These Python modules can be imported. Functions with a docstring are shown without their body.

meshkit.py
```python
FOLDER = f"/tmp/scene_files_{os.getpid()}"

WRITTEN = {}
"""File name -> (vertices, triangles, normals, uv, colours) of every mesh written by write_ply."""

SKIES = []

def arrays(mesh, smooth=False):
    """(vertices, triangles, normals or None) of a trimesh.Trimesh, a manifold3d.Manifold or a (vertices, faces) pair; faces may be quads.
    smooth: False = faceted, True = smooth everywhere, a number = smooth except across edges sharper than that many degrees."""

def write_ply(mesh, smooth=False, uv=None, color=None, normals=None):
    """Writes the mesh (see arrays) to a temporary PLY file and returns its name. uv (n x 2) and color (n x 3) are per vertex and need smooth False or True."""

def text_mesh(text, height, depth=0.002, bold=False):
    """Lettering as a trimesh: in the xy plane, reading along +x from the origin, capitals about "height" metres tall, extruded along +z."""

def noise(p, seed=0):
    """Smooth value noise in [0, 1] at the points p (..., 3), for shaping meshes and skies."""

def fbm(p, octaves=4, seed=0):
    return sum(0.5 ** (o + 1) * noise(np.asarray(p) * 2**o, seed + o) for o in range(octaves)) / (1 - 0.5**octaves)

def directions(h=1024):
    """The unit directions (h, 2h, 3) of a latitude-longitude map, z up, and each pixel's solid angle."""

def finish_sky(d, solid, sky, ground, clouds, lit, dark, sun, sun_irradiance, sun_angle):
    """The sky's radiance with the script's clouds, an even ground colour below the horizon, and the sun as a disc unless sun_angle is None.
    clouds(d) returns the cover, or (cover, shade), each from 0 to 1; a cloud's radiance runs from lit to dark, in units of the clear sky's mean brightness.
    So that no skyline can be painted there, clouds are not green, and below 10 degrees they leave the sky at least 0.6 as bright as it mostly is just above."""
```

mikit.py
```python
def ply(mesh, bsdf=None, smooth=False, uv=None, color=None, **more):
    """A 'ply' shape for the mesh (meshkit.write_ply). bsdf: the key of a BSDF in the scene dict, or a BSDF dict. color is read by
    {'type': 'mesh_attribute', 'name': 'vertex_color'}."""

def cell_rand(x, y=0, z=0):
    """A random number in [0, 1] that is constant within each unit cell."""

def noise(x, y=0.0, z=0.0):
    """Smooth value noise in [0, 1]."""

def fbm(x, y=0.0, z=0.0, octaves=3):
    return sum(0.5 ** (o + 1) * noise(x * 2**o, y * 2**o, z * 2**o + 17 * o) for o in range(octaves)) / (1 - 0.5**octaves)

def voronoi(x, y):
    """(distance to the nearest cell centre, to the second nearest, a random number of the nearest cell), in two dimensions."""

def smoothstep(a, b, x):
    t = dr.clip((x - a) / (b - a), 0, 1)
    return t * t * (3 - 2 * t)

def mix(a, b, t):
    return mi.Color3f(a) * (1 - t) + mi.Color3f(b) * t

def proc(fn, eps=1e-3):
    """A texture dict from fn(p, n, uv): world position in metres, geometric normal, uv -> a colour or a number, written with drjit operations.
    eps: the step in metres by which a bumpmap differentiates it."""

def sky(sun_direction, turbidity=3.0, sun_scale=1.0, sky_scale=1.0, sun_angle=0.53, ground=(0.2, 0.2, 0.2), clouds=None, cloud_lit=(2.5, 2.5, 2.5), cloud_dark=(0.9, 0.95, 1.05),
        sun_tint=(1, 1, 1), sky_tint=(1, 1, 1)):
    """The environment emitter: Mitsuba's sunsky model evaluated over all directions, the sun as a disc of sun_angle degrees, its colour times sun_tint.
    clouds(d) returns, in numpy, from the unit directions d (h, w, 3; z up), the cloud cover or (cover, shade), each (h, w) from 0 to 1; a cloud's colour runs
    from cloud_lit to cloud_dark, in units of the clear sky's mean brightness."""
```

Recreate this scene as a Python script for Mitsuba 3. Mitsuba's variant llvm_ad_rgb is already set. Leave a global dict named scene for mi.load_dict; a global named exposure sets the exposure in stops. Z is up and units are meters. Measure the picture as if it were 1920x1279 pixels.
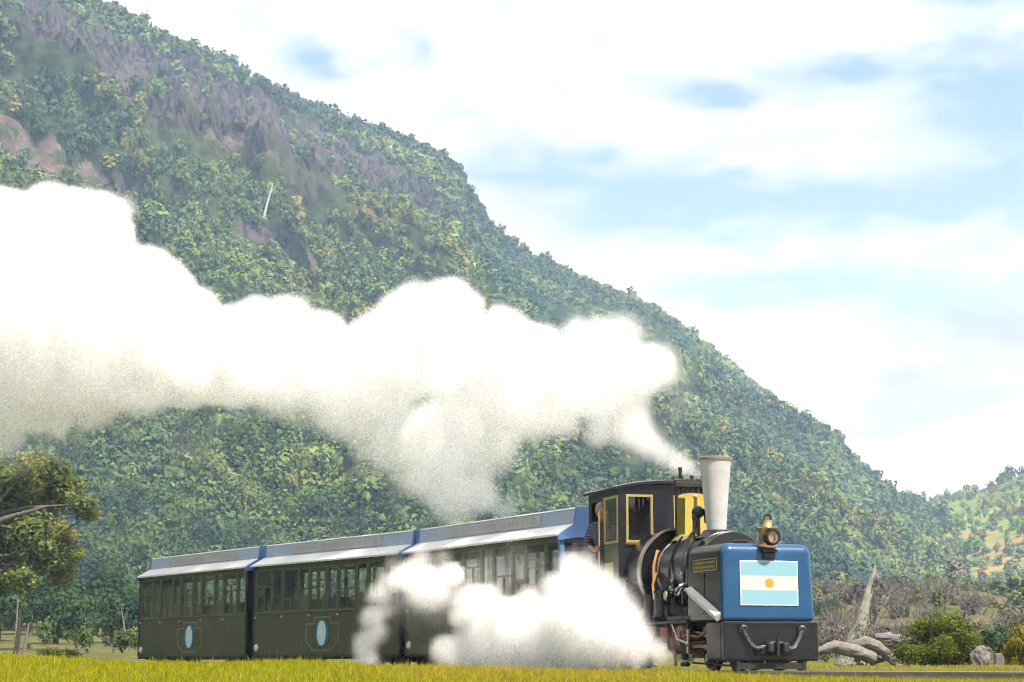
import math
import numpy as np
import trimesh
import drjit as dr
import mitsuba as mi
import manifold3d as m3
from scipy import ndimage
from shapely.geometry import Polygon
import meshkit
import mikit
from mikit import noise, fbm, smoothstep, mix, voronoi

T = mi.ScalarTransform4f
scene, labels = {}, {}

# ------------------------------------------------------------------ camera, sky, sun, air, exposure
EYE, FPX, PITCH = np.array([0.0, 0.0, 0.20]), 3700.0, math.radians(9.37)
HAZE_DENSITY = (0.00020, 0.00028, 0.00039)
exposure = 3.0
ALB = 0.74
scene['camera'] = {'type': 'perspective', 'fov': math.degrees(2 * math.atan(960 / FPX)), 'near_clip': 0.1, 'far_clip': 9000.0,
                   'to_world': T().look_at(EYE.tolist(), (EYE + [0, math.cos(PITCH), math.sin(PITCH)]).tolist(), [0, 0, 1]),
                   'medium': {'type': 'ref', 'id': 'air'}}
SUN = [0.37, -0.40, 0.84]


def clouds(d):
    az, el = np.degrees(np.arctan2(d[..., 0], d[..., 1])), np.degrees(np.arcsin(np.clip(d[..., 2], -1, 1)))
    q = np.stack([az * 0.22, el * 0.75, az * 0 + 3.3], -1)
    warp = meshkit.fbm(q, 3, 5) - 0.5
    a2, e2 = az + 2.2 * warp, el + 0.9 * (meshkit.fbm(q * 1.3 + 9, 4, 8) - 0.5)
    n = meshkit.fbm(np.stack([a2 * 0.16, e2 * 0.55, az * 0], -1), 5, 11) - 0.5
    fine = meshkit.fbm(np.stack([a2 * 0.8, e2 * 2.6, az * 0], -1), 5, 21) - 0.5
    a2, e2 = a2 + 1.6 * fine, e2 + 0.5 * (meshkit.fbm(np.stack([a2 * 1.1, e2 * 3.0, az * 0 + 4], -1), 4, 27) - 0.5)
    streak = meshkit.fbm(np.stack([a2 * 0.35, e2 * 4.5, az * 0 + 2], -1), 4, 33) - 0.5
    cover = 1.12 + 0.7 * n + 0.9 * fine + 0.5 * streak
    for ga, ge, gw, gh, s in ((15.2, 15.6, 3.4, 2.0, 1.15), (5.9, 16.4, 1.9, 0.55, 1.05), (10.1, 16.9, 2.4, 0.75, 0.8), (-5.9, 17.4, 1.2, 0.55, 1.05), (-1.2, 16.1, 1.0, 0.4, 0.5), (-3.4, 17.6, 1.0, 0.4, 0.4),
                              (0.4, 14.3, 3.2, 0.95, 0.9), (5.4, 13.6, 3.0, 0.95, 0.95), (11.5, 13.0, 5.4, 1.0, 0.95), (9.0, 10.6, 6.5, 0.75, 0.85), (2.5, 12.7, 1.9, 0.6, 0.6), (14.4, 19.3, 2.2, 1.0, 1.0), (18.0, 13.0, 3.0, 2.0, 0.6)):
        cover = cover - s * np.exp(-((a2 - ga) / gw) ** 2 - ((e2 - ge) / gh) ** 2)
    cover = 0.09 + 0.91 * np.clip((cover - 0.20) / 0.85, 0, 1)
    shade = 0.45 * np.clip(0.15 + 2.0 * n + 1.6 * streak, 0, 1)
    for ga, ge, gw, gh, s in ((13.4, 9.6, 2.8, 0.8, 1.1), (11.4, 7.2, 2.6, 0.9, 0.85), (13.8, 7.9, 2.4, 0.9, 0.6)):
        shade = shade + s * np.exp(-((a2 - ga) / gw) ** 2 - ((e2 - ge) / gh) ** 2) * (0.75 + 1.4 * fine)
    return cover, np.clip(shade, 0, 0.95)


scene['sky'] = mikit.sky(SUN, turbidity=3, clouds=clouds, ground=(0.12, 0.125, 0.08), sun_scale=0.97, cloud_lit=(2.08, 2.15, 2.27), cloud_dark=(0.80, 0.86, 0.96), sun_tint=(0.91, 0.98, 1.15), sky_tint=(0.77, 0.76, 0.75))
scene['air'] = {'type': 'homogeneous', 'albedo': {'type': 'rgb', 'value': [0.90, 0.95, 0.99]}, 'sigma_t': {'type': 'rgb', 'value': list(HAZE_DENSITY)}}


def spot(px, py, Y):
    """The place, Y metres in front of the camera, that the photograph shows at (px, py)."""
    dx, dy = (np.asarray(px, float) - 960) / FPX, (639.5 - np.asarray(py, float)) / FPX
    fwd, up = math.cos(PITCH) - math.sin(PITCH) * dy, math.sin(PITCH) + math.cos(PITCH) * dy
    return np.stack(np.broadcast_arrays(dx / fwd * Y, np.asarray(Y, float), EYE[2] + up / fwd * Y), -1)


# ------------------------------------------------------------------ helpers
used = set()


def num(key):
    k, n = key, 0
    while k in used:
        n += 1
        k = f'{key}_{n:03d}'
    used.add(k)
    return k


def thing(name, label, cat=None, group=None, kind=None):
    key = num(name)
    labels[key] = {'label': label}
    for k, v in (('category', cat), ('group', group), ('kind', kind)):
        if v:
            labels[key][k] = v
    return key


def put(key, mesh, mat, M=None, smooth=35, **more):
    d = mesh if isinstance(mesh, dict) else mikit.ply(mesh, mat, smooth, **more)
    d = dict(d)
    if M is not None:
        d['to_world'] = M
    scene[key] = d
    return key


def part(parent, name, mesh, mat=None, M=None, smooth=35, label=None, kind=None, **more):
    key = num(parent + '__' + name)
    if label or kind:
        labels[key] = {k: v for k, v in (('label', label), ('kind', kind)) if v}
    return put(key, mesh, mat, M, smooth, **more)


def cat(*ms):
    flat = []
    for m in ms:
        flat += list(m) if isinstance(m, (list, tuple)) else [m]
    return trimesh.util.concatenate(flat)


def box(x0, x1, y0, y1, z0, z1, c=0.0):
    """A box, its edges chamfered by c."""
    if c <= 0:
        b = trimesh.creation.box((x1 - x0, y1 - y0, z1 - z0))
        b.apply_translation(((x0 + x1) / 2, (y0 + y1) / 2, (z0 + z1) / 2))
        return b
    lo, hi, pts = np.array([x0, y0, z0]), np.array([x1, y1, z1]), []
    for i in np.ndindex(2, 2, 2):
        p, s = np.where(np.array(i) == 0, lo, hi), np.where(np.array(i) == 0, 1, -1)
        for k in range(3):
            q = p + s * c
            q[k] = p[k]
            pts.append(q)
    return trimesh.convex.convex_hull(np.array(pts))


def cyl(p0, p1, r0, r1=None, n=20):
    p0, p1 = np.asarray(p0, float), np.asarray(p1, float)
    r1 = r0 if r1 is None else r1
    return lathe([(0, 0), (r0, 0), (r1, 1), (0, 1)], n, p0, p1)


def lathe(profile, n=24, p0=(0, 0, 0), p1=(0, 0, 1)):
    """The profile (radius, share of the way from p0 to p1) turned round the axis p0-p1."""
    p0, p1 = np.asarray(p0, float), np.asarray(p1, float)
    ax = p1 - p0
    w = ax / np.linalg.norm(ax)
    a = np.cross(w, [0, 0, 1] if abs(w[2]) < 0.9 else [1, 0, 0])
    a /= np.linalg.norm(a)
    b = np.cross(w, a)
    t = np.arange(n) * 2 * np.pi / n
    ring = np.cos(t)[:, None] * a + np.sin(t)[:, None] * b
    v, f, k = [], [], len(profile)
    for r, s in profile:
        v.append(p0 + ax * s + ring * max(r, 1e-5))
    for i in range(k - 1):
        for j in range(n):
            q = (i * n + j, i * n + (j + 1) % n, (i + 1) * n + (j + 1) % n, (i + 1) * n + j)
            f += [(q[0], q[1], q[2]), (q[0], q[2], q[3])]
    m = trimesh.Trimesh(np.vstack(v), f, process=True)
    m.merge_vertices(digits_vertex=4)
    m.update_faces(m.nondegenerate_faces())
    return m


def tube(points, radii, n=8, cap=True):
    p = np.asarray(points, float)
    r = np.broadcast_to(radii, (len(p),)).astype(float)
    t = np.gradient(p, axis=0)
    t /= np.linalg.norm(t, axis=1, keepdims=True) + 1e-12
    a = np.cross(t[0], [0.13, 0.31, 0.94])
    A = []
    for k in range(len(p)):
        a = a - t[k] * (a @ t[k])
        a /= np.linalg.norm(a) + 1e-12
        A.append(a)
    A = np.array(A)
    B = np.cross(t, A)
    ang = np.arange(n) * 2 * np.pi / n
    v = p[:, None] + r[:, None, None] * (np.cos(ang)[None, :, None] * A[:, None] + np.sin(ang)[None, :, None] * B[:, None])
    f = []
    for i in range(len(p) - 1):
        for j in range(n):
            q = (i * n + j, i * n + (j + 1) % n, (i + 1) * n + (j + 1) % n, (i + 1) * n + j)
            f += [(q[0], q[1], q[2]), (q[0], q[2], q[3])]
    v = v.reshape(-1, 3)
    if cap:
        v = np.vstack([v, p[0], p[-1]])
        e = len(v)
        f += [(e - 2, (j + 1) % n, j) for j in range(n)] + [(e - 1, (len(p) - 1) * n + j, (len(p) - 1) * n + (j + 1) % n) for j in range(n)]
    return trimesh.Trimesh(v, f, process=False)


def prism(poly, x0, x1):
    """A polygon of (y, z) points pushed along x."""
    m = trimesh.creation.extrude_polygon(Polygon(poly), x1 - x0, engine='earcut')
    v = m.vertices.copy()
    m.vertices = np.stack([v[:, 2] + x0, v[:, 0], v[:, 1]], -1)
    return m


def sphere(c, r, sub=2, scale=(1, 1, 1)):
    m = trimesh.creation.icosphere(sub, 1.0)
    m.apply_scale(np.array(scale) * r)
    m.apply_translation(c)
    return m


def place(origin, heading):
    """Local x runs forward, y to the left, z up; heading in degrees from -y towards +x."""
    h = math.radians(heading)
    return T([[math.sin(h), math.cos(h), 0, origin[0]], [-math.cos(h), math.sin(h), 0, origin[1]], [0, 0, 1, origin[2]], [0, 0, 0, 1]])


def mat(key, d):
    scene[key] = d
    return key


def rgb(*c):
    return {'type': 'rgb', 'value': list(c)}


def paint(key, color, rough=0.4, metal=0.0, vary=0.25, scale=6.0, spec=0.5, coat=0.0):
    c = tuple(v * (1 if metal > 0.25 else ALB) for v in color)

    def fn(p, n, uv):
        k = fbm(p.x * scale, p.y * scale, p.z * scale, 3)
        return mi.Color3f(*c) * (1 - vary + 2 * vary * k)

    return mat(key, {'type': 'twosided', 'bsdf': {'type': 'principled', 'base_color': mikit.proc(fn), 'roughness': rough, 'metallic': metal, 'specular': spec, 'clearcoat': coat, 'clearcoat_gloss': 0.9}})


def plain(key, color, rough=0.5, metal=0.0):
    return mat(key, {'type': 'twosided', 'bsdf': {'type': 'principled', 'base_color': rgb(*[v * ALB for v in color]), 'roughness': rough, 'metallic': metal}})


ATTR = {'type': 'mesh_attribute', 'name': 'vertex_color'}
mat('mat_leaf_tinted', {'type': 'twosided', 'bsdf': {'type': 'diffuse', 'reflectance': ATTR}})
mat('mat_grass', {'type': 'principledthin', 'base_color': ATTR, 'roughness': 0.6, 'diff_trans': 0.9, 'spec_trans': 0.0})


def leaf_mat(key, color):
    return mat(key, {'type': 'principledthin', 'base_color': rgb(*color), 'roughness': 0.6, 'diff_trans': 0.6, 'spec_trans': 0.0})


# ------------------------------------------------------------------ the railway line (a plan of its centre)
def heading_vec(h):
    return np.array([math.sin(math.radians(h)), -math.cos(math.radians(h))])


LOCO_FRONT, LOCO_H = np.array([3.205, 24.86]), 18.5
COACHES = (((1.224, 30.80), 28.0), ((-1.56, 36.00), 35.0), ((-4.95, 40.84), 33.0))  # front end of each coach and its heading
COACH_L = 5.6
track = [LOCO_FRONT + heading_vec(LOCO_H) * d for d in np.arange(16, -6.3, -0.5)]
for (o, h) in COACHES:
    track += [np.array(o) - heading_vec(h) * d for d in np.arange(0.4, COACH_L, 0.5)]
h, p = 33.5, track[-1].copy()
for _ in range(60):
    h += 0.35
    p = p - heading_vec(h) * 0.6
    track.append(p)
track = np.array(track)
for _ in range(6):
    track[1:-1] = (track[:-2] + 2 * track[1:-1] + track[2:]) / 4


def track_dist(x, y):
    x, y = np.asarray(x, float), np.asarray(y, float)
    q = np.stack([x.ravel(), y.ravel()], -1)
    out, side = np.full(len(q), 1e9), np.zeros(len(q))
    for a, b in zip(track[:-1:2], track[2::2]):
        ab = b - a
        t = np.clip(((q - a) @ ab) / (ab @ ab), 0, 1)
        d = q - a - t[:, None] * ab
        r = np.hypot(d[:, 0], d[:, 1])
        new = r < out
        out = np.where(new, r, out)
        side = np.where(new, ab[0] * d[:, 1] - ab[1] * d[:, 0], side)
    return out.reshape(x.shape), side.reshape(x.shape)  # side < 0: beyond the track


def sstep(a, b, x):
    t = np.clip((x - a) / (b - a), 0, 1)
    return t * t * (3 - 2 * t)


BERM = ([-12, -4.3, -3.9, -2.84, -2.07, -1.62, -1.05, 0.16, 1.38, 2.2, 3.9, 12], [0.28, 0.275, 0.265, 0.205, 0.205, 0.22, 0.180, 0.152, 0.134, 0.085, 0.062, 0.045])


def ground_z(x, y):
    x, y = np.asarray(x, float), np.asarray(y, float)
    berm = np.interp(x * 15 / np.maximum(y, 8), *BERM) * np.exp(-((y - 15) / np.where(y < 15, 5.0, 3.4)) ** 2)
    d, side = track_dist(x, y)
    z = berm * sstep(0.5, 1.3, d)
    far = np.where((side < 0) | (y > 50), sstep(1.2, 6.0, d), 0)
    z = z + far * (0.20 + 0.018 * np.maximum(0, y - 42) + 0.06 * (meshkit.fbm(np.stack([x * 0.3, y * 0.3, x * 0], -1), 3, 3) - 0.5))
    for bx, by, amp, s in ((24, 128, 2.4, 20), (44, 205, 5.0, 17), (-38, 150, 2.5, 22)):
        z = z + amp * np.exp(-((x - bx) / s) ** 2 - ((y - by) / (s * 1.3)) ** 2)
    return z - 0.05 * (y < 2)


# ------------------------------------------------------------------ the ground
def grade(lo, hi, step, far, ratio=1.13):
    mid = list(np.arange(lo, hi, step))
    a, s, out = mid[-1], step, []
    while a < far:
        s *= ratio
        a += s
        out.append(min(a, far))
    return mid, out


gx_mid, gx_out = grade(-14, 14, 0.22, 2400)
gx = np.array([-v for v in gx_out[::-1]] + gx_mid + gx_out)
gy_mid, gy_out = grade(6, 52, 0.3, 2400, 1.06)
gy = np.array([-2200, -1200, -600, -300, -150, -70, -30, -12, -5, 0, 3] + gy_mid + gy_out)
GX, GY = np.meshgrid(gx, gy)
GZ = ground_z(GX, GY)


def sheet(X, Y, Z):
    r, c = X.shape
    i, j = np.meshgrid(np.arange(r - 1), np.arange(c - 1), indexing='ij')
    q = np.stack([i * c + j, i * c + j + 1, (i + 1) * c + j + 1, (i + 1) * c + j], -1).reshape(-1, 4)
    return trimesh.Trimesh(np.stack([X, Y, Z], -1).reshape(-1, 3), np.vstack([q[:, [0, 1, 2]], q[:, [0, 2, 3]]]), process=False)


def ground_fn(p, n, uv):
    a = fbm(p.x * 0.5, p.y * 0.5, 0, 4)
    b = fbm(p.x * 0.06 + 7, p.y * 0.06, 3, 3)
    c = fbm(p.x * 6, p.y * 6, 5, 2)
    col = mix((0.10, 0.115, 0.045), (0.15, 0.145, 0.06), smoothstep(0.35, 0.65, a))
    dry = smoothstep(6.0, 16.0, p.x + 14 * (a - 0.5)) * smoothstep(42.0, 62.0, p.y + 30 * (a - 0.5)) * 0.16 - 0.12 * smoothstep(2.0, -4.0, p.x)
    col = mix(col, mi.Color3f(0.14, 0.125, 0.075), smoothstep(0.52, 0.62, b + 0.25 * (a - 0.5) + dry))
    return col * ALB * (0.7 + 0.6 * c)


mat('mat_ground', {'type': 'diffuse', 'reflectance': mikit.proc(ground_fn)})
put(thing('ground', 'grassy valley floor with bare brownish patches round the railway', kind='structure'), sheet(GX, GY, GZ), 'mat_ground', smooth=True)

# ------------------------------------------------------------------ the mountain
RIDGE = np.array([(-520, -420, 600), (-200, -205, 640), (-60, -120, 665), (170, 0, 700), (290, 62, 720), (400, 115, 740), (520, 172, 765), (600, 212, 780), (690, 245, 790), (770, 272, 800), (830, 305, 800),
                  (862, 335, 795), (890, 385, 790), (925, 432, 800), (1000, 490, 830), (1100, 550, 860), (1180, 572, 872), (1230, 592, 880), (1330, 668, 900), (1430, 748, 930), (1540, 818, 880),
                  (1600, 888, 830), (1720, 960, 770), (1800, 1027, 690), (1860, 1068, 640), (1920, 1102, 590), (2000, 1132, 540), (2080, 1160, 500)], float)
U = np.linspace(-500, 2060, 470)
V = np.linspace(-0.10, 1.0, 330)
ry, rd = np.interp(U, RIDGE[:, 0], RIDGE[:, 1]), np.interp(U, RIDGE[:, 0], RIDGE[:, 2])
top = spot(U, ry, rd)
ratio = top[:, 0] / top[:, 1]
base_y = np.interp(U, [-500, 1250, 1500, 1700, 1880, 2060], [250, 255, 285, 340, 420, 440])
base_z = ground_z(ratio * base_y, base_y) - 4
VV, UU = np.meshgrid(V, U, indexing='ij')
vc = np.clip(VV, 0, 1)
MY = rd + (base_y - rd) * VV * np.where(VV < 0, 2.5, 1)
prof = (1 - vc) ** 1.12
MZ = base_z + (top[:, 2] - base_z) * prof + np.where(VV < 0, VV * 420, 0)
MX = ratio * MY
elev = (MZ - EYE[2]) / MY  # for reading slope rows off the photograph


def row(points, grid=None):
    """Slope coordinate v along u of the places that show where the photograph has these points."""
    pts = np.array(points, float)
    want = np.interp(U, pts[:, 0], [spot(a, b, 1.0)[2] - EYE[2] for a, b in pts])
    g = (elev if grid is None else grid)[V >= 0][::-1]
    seen, vv = np.maximum.accumulate(g + np.arange(len(g))[:, None] * 1e-7, axis=0), V[V >= 0][::-1]
    return np.array([np.interp(want[k], seen[:, k], vv) for k in range(len(U))])


def span(a, b, soft):
    return sstep(a - soft, a + soft, U) * (1 - sstep(b - soft, b + soft, U))


RIBS = [  # crest line, height, reach above, reach below, extent
    ([(-500, -200), (0, 118), (75, 155), (150, 195), (210, 225), (280, 260), (350, 295), (425, 320), (500, 350), (575, 395), (700, 440), (800, 490), (930, 570)], 14, 0.05, 0.022, (-500, 880)),
    ([(-500, -260), (0, 55), (75, 85), (165, 132), (250, 165), (325, 215), (390, 245), (450, 280), (560, 330), (660, 370)], 12, 0.05, 0.024, (-500, 640)),
    ([(-500, 20), (0, 235), (170, 290), (250, 310), (325, 355), (400, 390), (500, 415), (565, 450), (590, 500), (700, 560)], 9, 0.05, 0.012, (-500, 610)),
    ([(1180, 690), (1300, 745), (1450, 812), (1600, 892), (1750, 975), (1850, 1085), (1900, 1110)], 12, 0.05, 0.035, (1150, 1600)),
    ([(880, 620), (1000, 700), (1200, 800), (1350, 880), (1500, 960), (1650, 1030)], 10, 0.05, 0.03, (900, 1680)),
    ([(300, 640), (420, 700), (560, 770), (640, 830), (760, 930), (850, 1000)], 9, 0.07, 0.05, (250, 800)),
    ([(900, 800), (1040, 840), (1160, 900), (1300, 960)], 8, 0.07, 0.05, (880, 1300))]
nvec = np.array([0.05, -0.62, 0.78])


def seen_elev(D):
    return (MZ + D * nvec[2] - EYE[2]) / (MY + D * nvec[1])


lines = [row(p[0]) for p in RIBS]
for turn in range(5):
    D, crest = np.zeros_like(MX), np.zeros_like(MX)
    for (pts, amp, wu, wd, (a, b)), v0 in zip(RIBS, lines):
        wob = 0.012 * (meshkit.fbm(np.stack([U * 0.012, U * 0, U * 0 + amp], -1), 3, 4) - 0.5)
        dv = VV - (v0 + wob)
        D += amp * np.exp(-(dv / np.where(dv < 0, wu, wd)) ** 2) * span(a, b, 60)
        crest = np.maximum(crest, np.exp(-((dv + 0.004) / 0.020) ** 2) * span(a, b, 60))
    lines = [0.4 * v0 + 0.6 * row(p[0], seen_elev(D)) for p, v0 in zip(RIBS, lines)]
P0 = np.stack([MX, MY, MZ], -1)
D += 9 * (meshkit.fbm(P0 * 0.018, 3, 31) - 0.5) + 4 * (meshkit.fbm(P0 * 0.07, 3, 32) - 0.5)
SEEN = seen_elev(D)
D += (2.6 * (meshkit.fbm(P0 * 0.28, 3, 33) - 0.5) + 0.8 * meshkit.noise(P0 * 0.9, 34)) * (VV > 0.004)
# bare rock: the long cliff under the skyline, the ledge, the scree on the left
edge = meshkit.fbm(P0 * 0.045, 4, 41) - 0.5
lo = row([(-500, -330), (140, 25), (300, 85), (420, 140), (600, 235), (700, 285), (800, 335), (870, 385), (930, 440)], SEEN)
hi = row([(-500, -230), (140, 100), (220, 170), (280, 208), (400, 255), (470, 292), (560, 328), (640, 350), (760, 388), (850, 420), (930, 460)], SEEN)
soft = 0.06 * edge
cliff = (VV > lo + soft * 0.4 + 0.004) & (VV < hi + soft) & (span(40, 905, 20) > 0.5)
l2 = row([(150, 285), (250, 312), (325, 357), (400, 392), (500, 417), (565, 452), (590, 500)], SEEN)
ledge = (VV > l2 + 0.002) & (VV < l2 + 0.030 + soft) & (span(180, 592, 10) > 0.5) & (edge > -0.02)
s0, s1 = row([(-500, -120), (0, 195), (60, 240), (170, 305), (260, 345)], SEEN), row([(-500, 60), (0, 300), (90, 335), (170, 345), (260, 350)], SEEN)
scree = (VV > s0 + soft * 0.5) & (VV < s1 + soft) & (U < 240) & (edge > -0.06)
s2, s3 = row([(380, 235), (450, 262), (540, 298)], SEEN), row([(380, 250), (450, 290), (540, 312)], SEEN)
scree |= (VV > s2 + soft * 0.3) & (VV < s3 + soft * 0.3) & (span(385, 540, 5) > 0.5)
s4, s5 = row([(500, 440), (600, 470)], SEEN), row([(500, 480), (600, 500)], SEEN)
scree |= (VV > s4 + soft) & (VV < s5 + soft) & (span(510, 600, 5) > 0.5)
bare = cliff | ledge | scree
crag = np.abs(meshkit.fbm(P0 * [0.16, 0.05, 0.05], 4, 51) - 0.5) * 2
crag2 = meshkit.fbm(P0 * 0.35, 3, 52) - 0.5
rockw = ndimage.gaussian_filter(cliff + 0.35 * ledge, 2.5)
D += rockw * (15 * (crag - 0.35) + 6 * crag2)
SURF = P0 + D[..., None] * nvec
m_all = sheet(SURF[..., 0], SURF[..., 1], SURF[..., 2])
fc = lambda a: a.reshape(-1)[m_all.faces].mean(1) > 0.5
f_cliff, f_scree = fc((cliff | ledge).astype(float)), fc(scree.astype(float))


def sub(m, keep):
    s = trimesh.Trimesh(m.vertices, m.faces[keep], process=False)
    s.remove_unreferenced_vertices()
    return s


def slope_fn(p, n, uv):
    a, b = fbm(p.x * 0.05, p.y * 0.05, p.z * 0.05, 4), fbm(p.x * 0.4, p.y * 0.4, p.z * 0.4, 3)
    return mix((0.028, 0.045, 0.022), (0.065, 0.080, 0.035), smoothstep(0.4, 0.65, a)) * ALB * (0.4 + 1.2 * b)


def rock_fn(p, n, uv):
    a = fbm(p.x * 0.10, p.y * 0.03, p.z * 0.03, 4)
    b = fbm(p.x * 0.6, p.y * 0.6, p.z * 0.25, 4)
    c = fbm(p.x * 0.05 + 3, p.y * 0.05, p.z * 0.05, 3)
    col = mix((0.020, 0.015, 0.019), (0.080, 0.062, 0.068), smoothstep(0.35, 0.65, 0.5 * a + 0.5 * b))
    return mix(col, (0.05, 0.055, 0.035), smoothstep(0.58, 0.66, c + 0.3 * (b - 0.5)))


def scree_fn(p, n, uv):
    a, b = fbm(p.x * 0.12, p.y * 0.12, p.z * 0.12, 4), fbm(p.x * 0.9, p.y * 0.9, p.z * 0.9, 3)
    return mix(mix((0.07, 0.055, 0.05), (0.13, 0.10, 0.095), smoothstep(0.35, 0.65, a)), mi.Color3f(0.05, 0.06, 0.03), smoothstep(0.50, 0.60, fbm(p.x * 0.2, p.y * 0.2, p.z * 0.2, 3))) * (0.5 + 1.0 * b)


mat('mat_slope', {'type': 'twosided', 'bsdf': {'type': 'diffuse', 'reflectance': mikit.proc(slope_fn)}})
mat('mat_rock', {'type': 'twosided', 'bsdf': {'type': 'diffuse', 'reflectance': mikit.proc(rock_fn)}})
mat('mat_scree', {'type': 'twosided', 'bsdf': {'type': 'diffuse', 'reflectance': mikit.proc(scree_fn)}})
mountain = thing('mountain', 'steep forested mountain with a long rocky ridge falling to the right', kind='structure')
put(mountain, sub(m_all, ~(f_cliff | f_scree)), 'mat_slope', smooth=True)
part(mountain, 'cliff', sub(m_all, f_cliff), 'mat_rock', smooth=False, label='grey purple rock cliff under the mountain skyline')
part(mountain, 'scree', sub(m_all, f_scree), 'mat_scree', smooth=True, label='pinkish bare scree patches on the mountainside')

# the flank of the valley left of the frame, which the coach windows mirror
az_, rr2 = np.radians(np.linspace(-23.5, -115, 90)), np.linspace(0, 1, 34)
RR, AZ = np.meshgrid(rr2, az_, indexing='ij')
FD = 190 + 330 * RR
FX, FY = FD * np.sin(AZ), FD * np.cos(AZ)
FZ = ground_z(FX, FY) - 2 + 190 * RR ** 1.1 + 14 * (meshkit.fbm(np.stack([FX * 0.02, FY * 0.02, FX * 0], -1), 4, 91) - 0.5) * RR
flank = thing('hillside', 'forested valley side continuing to the left of the mountain', kind='structure')

# the lower hill on the right
HILL = np.array([(1560, 1010, 900), (1640, 975, 890), (1700, 948, 880), (1760, 936, 870), (1830, 922, 860), (1920, 890, 840), (2050, 840, 820), (2300, 780, 800)], float)
U2, V2 = np.linspace(1560, 2300, 90), np.linspace(-0.2, 1, 90)
t2 = spot(U2, np.interp(U2, HILL[:, 0], HILL[:, 1]), np.interp(U2, HILL[:, 0], HILL[:, 2]))
r2 = t2[:, 0] / t2[:, 1]
V2g, U2g = np.meshgrid(V2, U2, indexing='ij')
HY = t2[:, 1] + (430 - t2[:, 1]) * V2g
hb = ground_z(r2 * 430, np.full_like(r2, 430.0)) - 4
HZ = hb + (t2[:, 2] - hb) * (1 - np.clip(V2g, 0, 1)) ** 0.9 + np.where(V2g < 0, V2g * 100, 0)
HX = r2 * HY
HP = np.stack([HX, HY, HZ], -1)
HP = HP + (8 * (meshkit.fbm(HP * 0.015, 3, 61) - 0.5) + 3 * (meshkit.fbm(HP * 0.05, 3, 62) - 0.5))[..., None] * np.array([0, -0.3, 0.95]) * sstep(-0.05, 0.1, V2g)[..., None]


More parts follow.
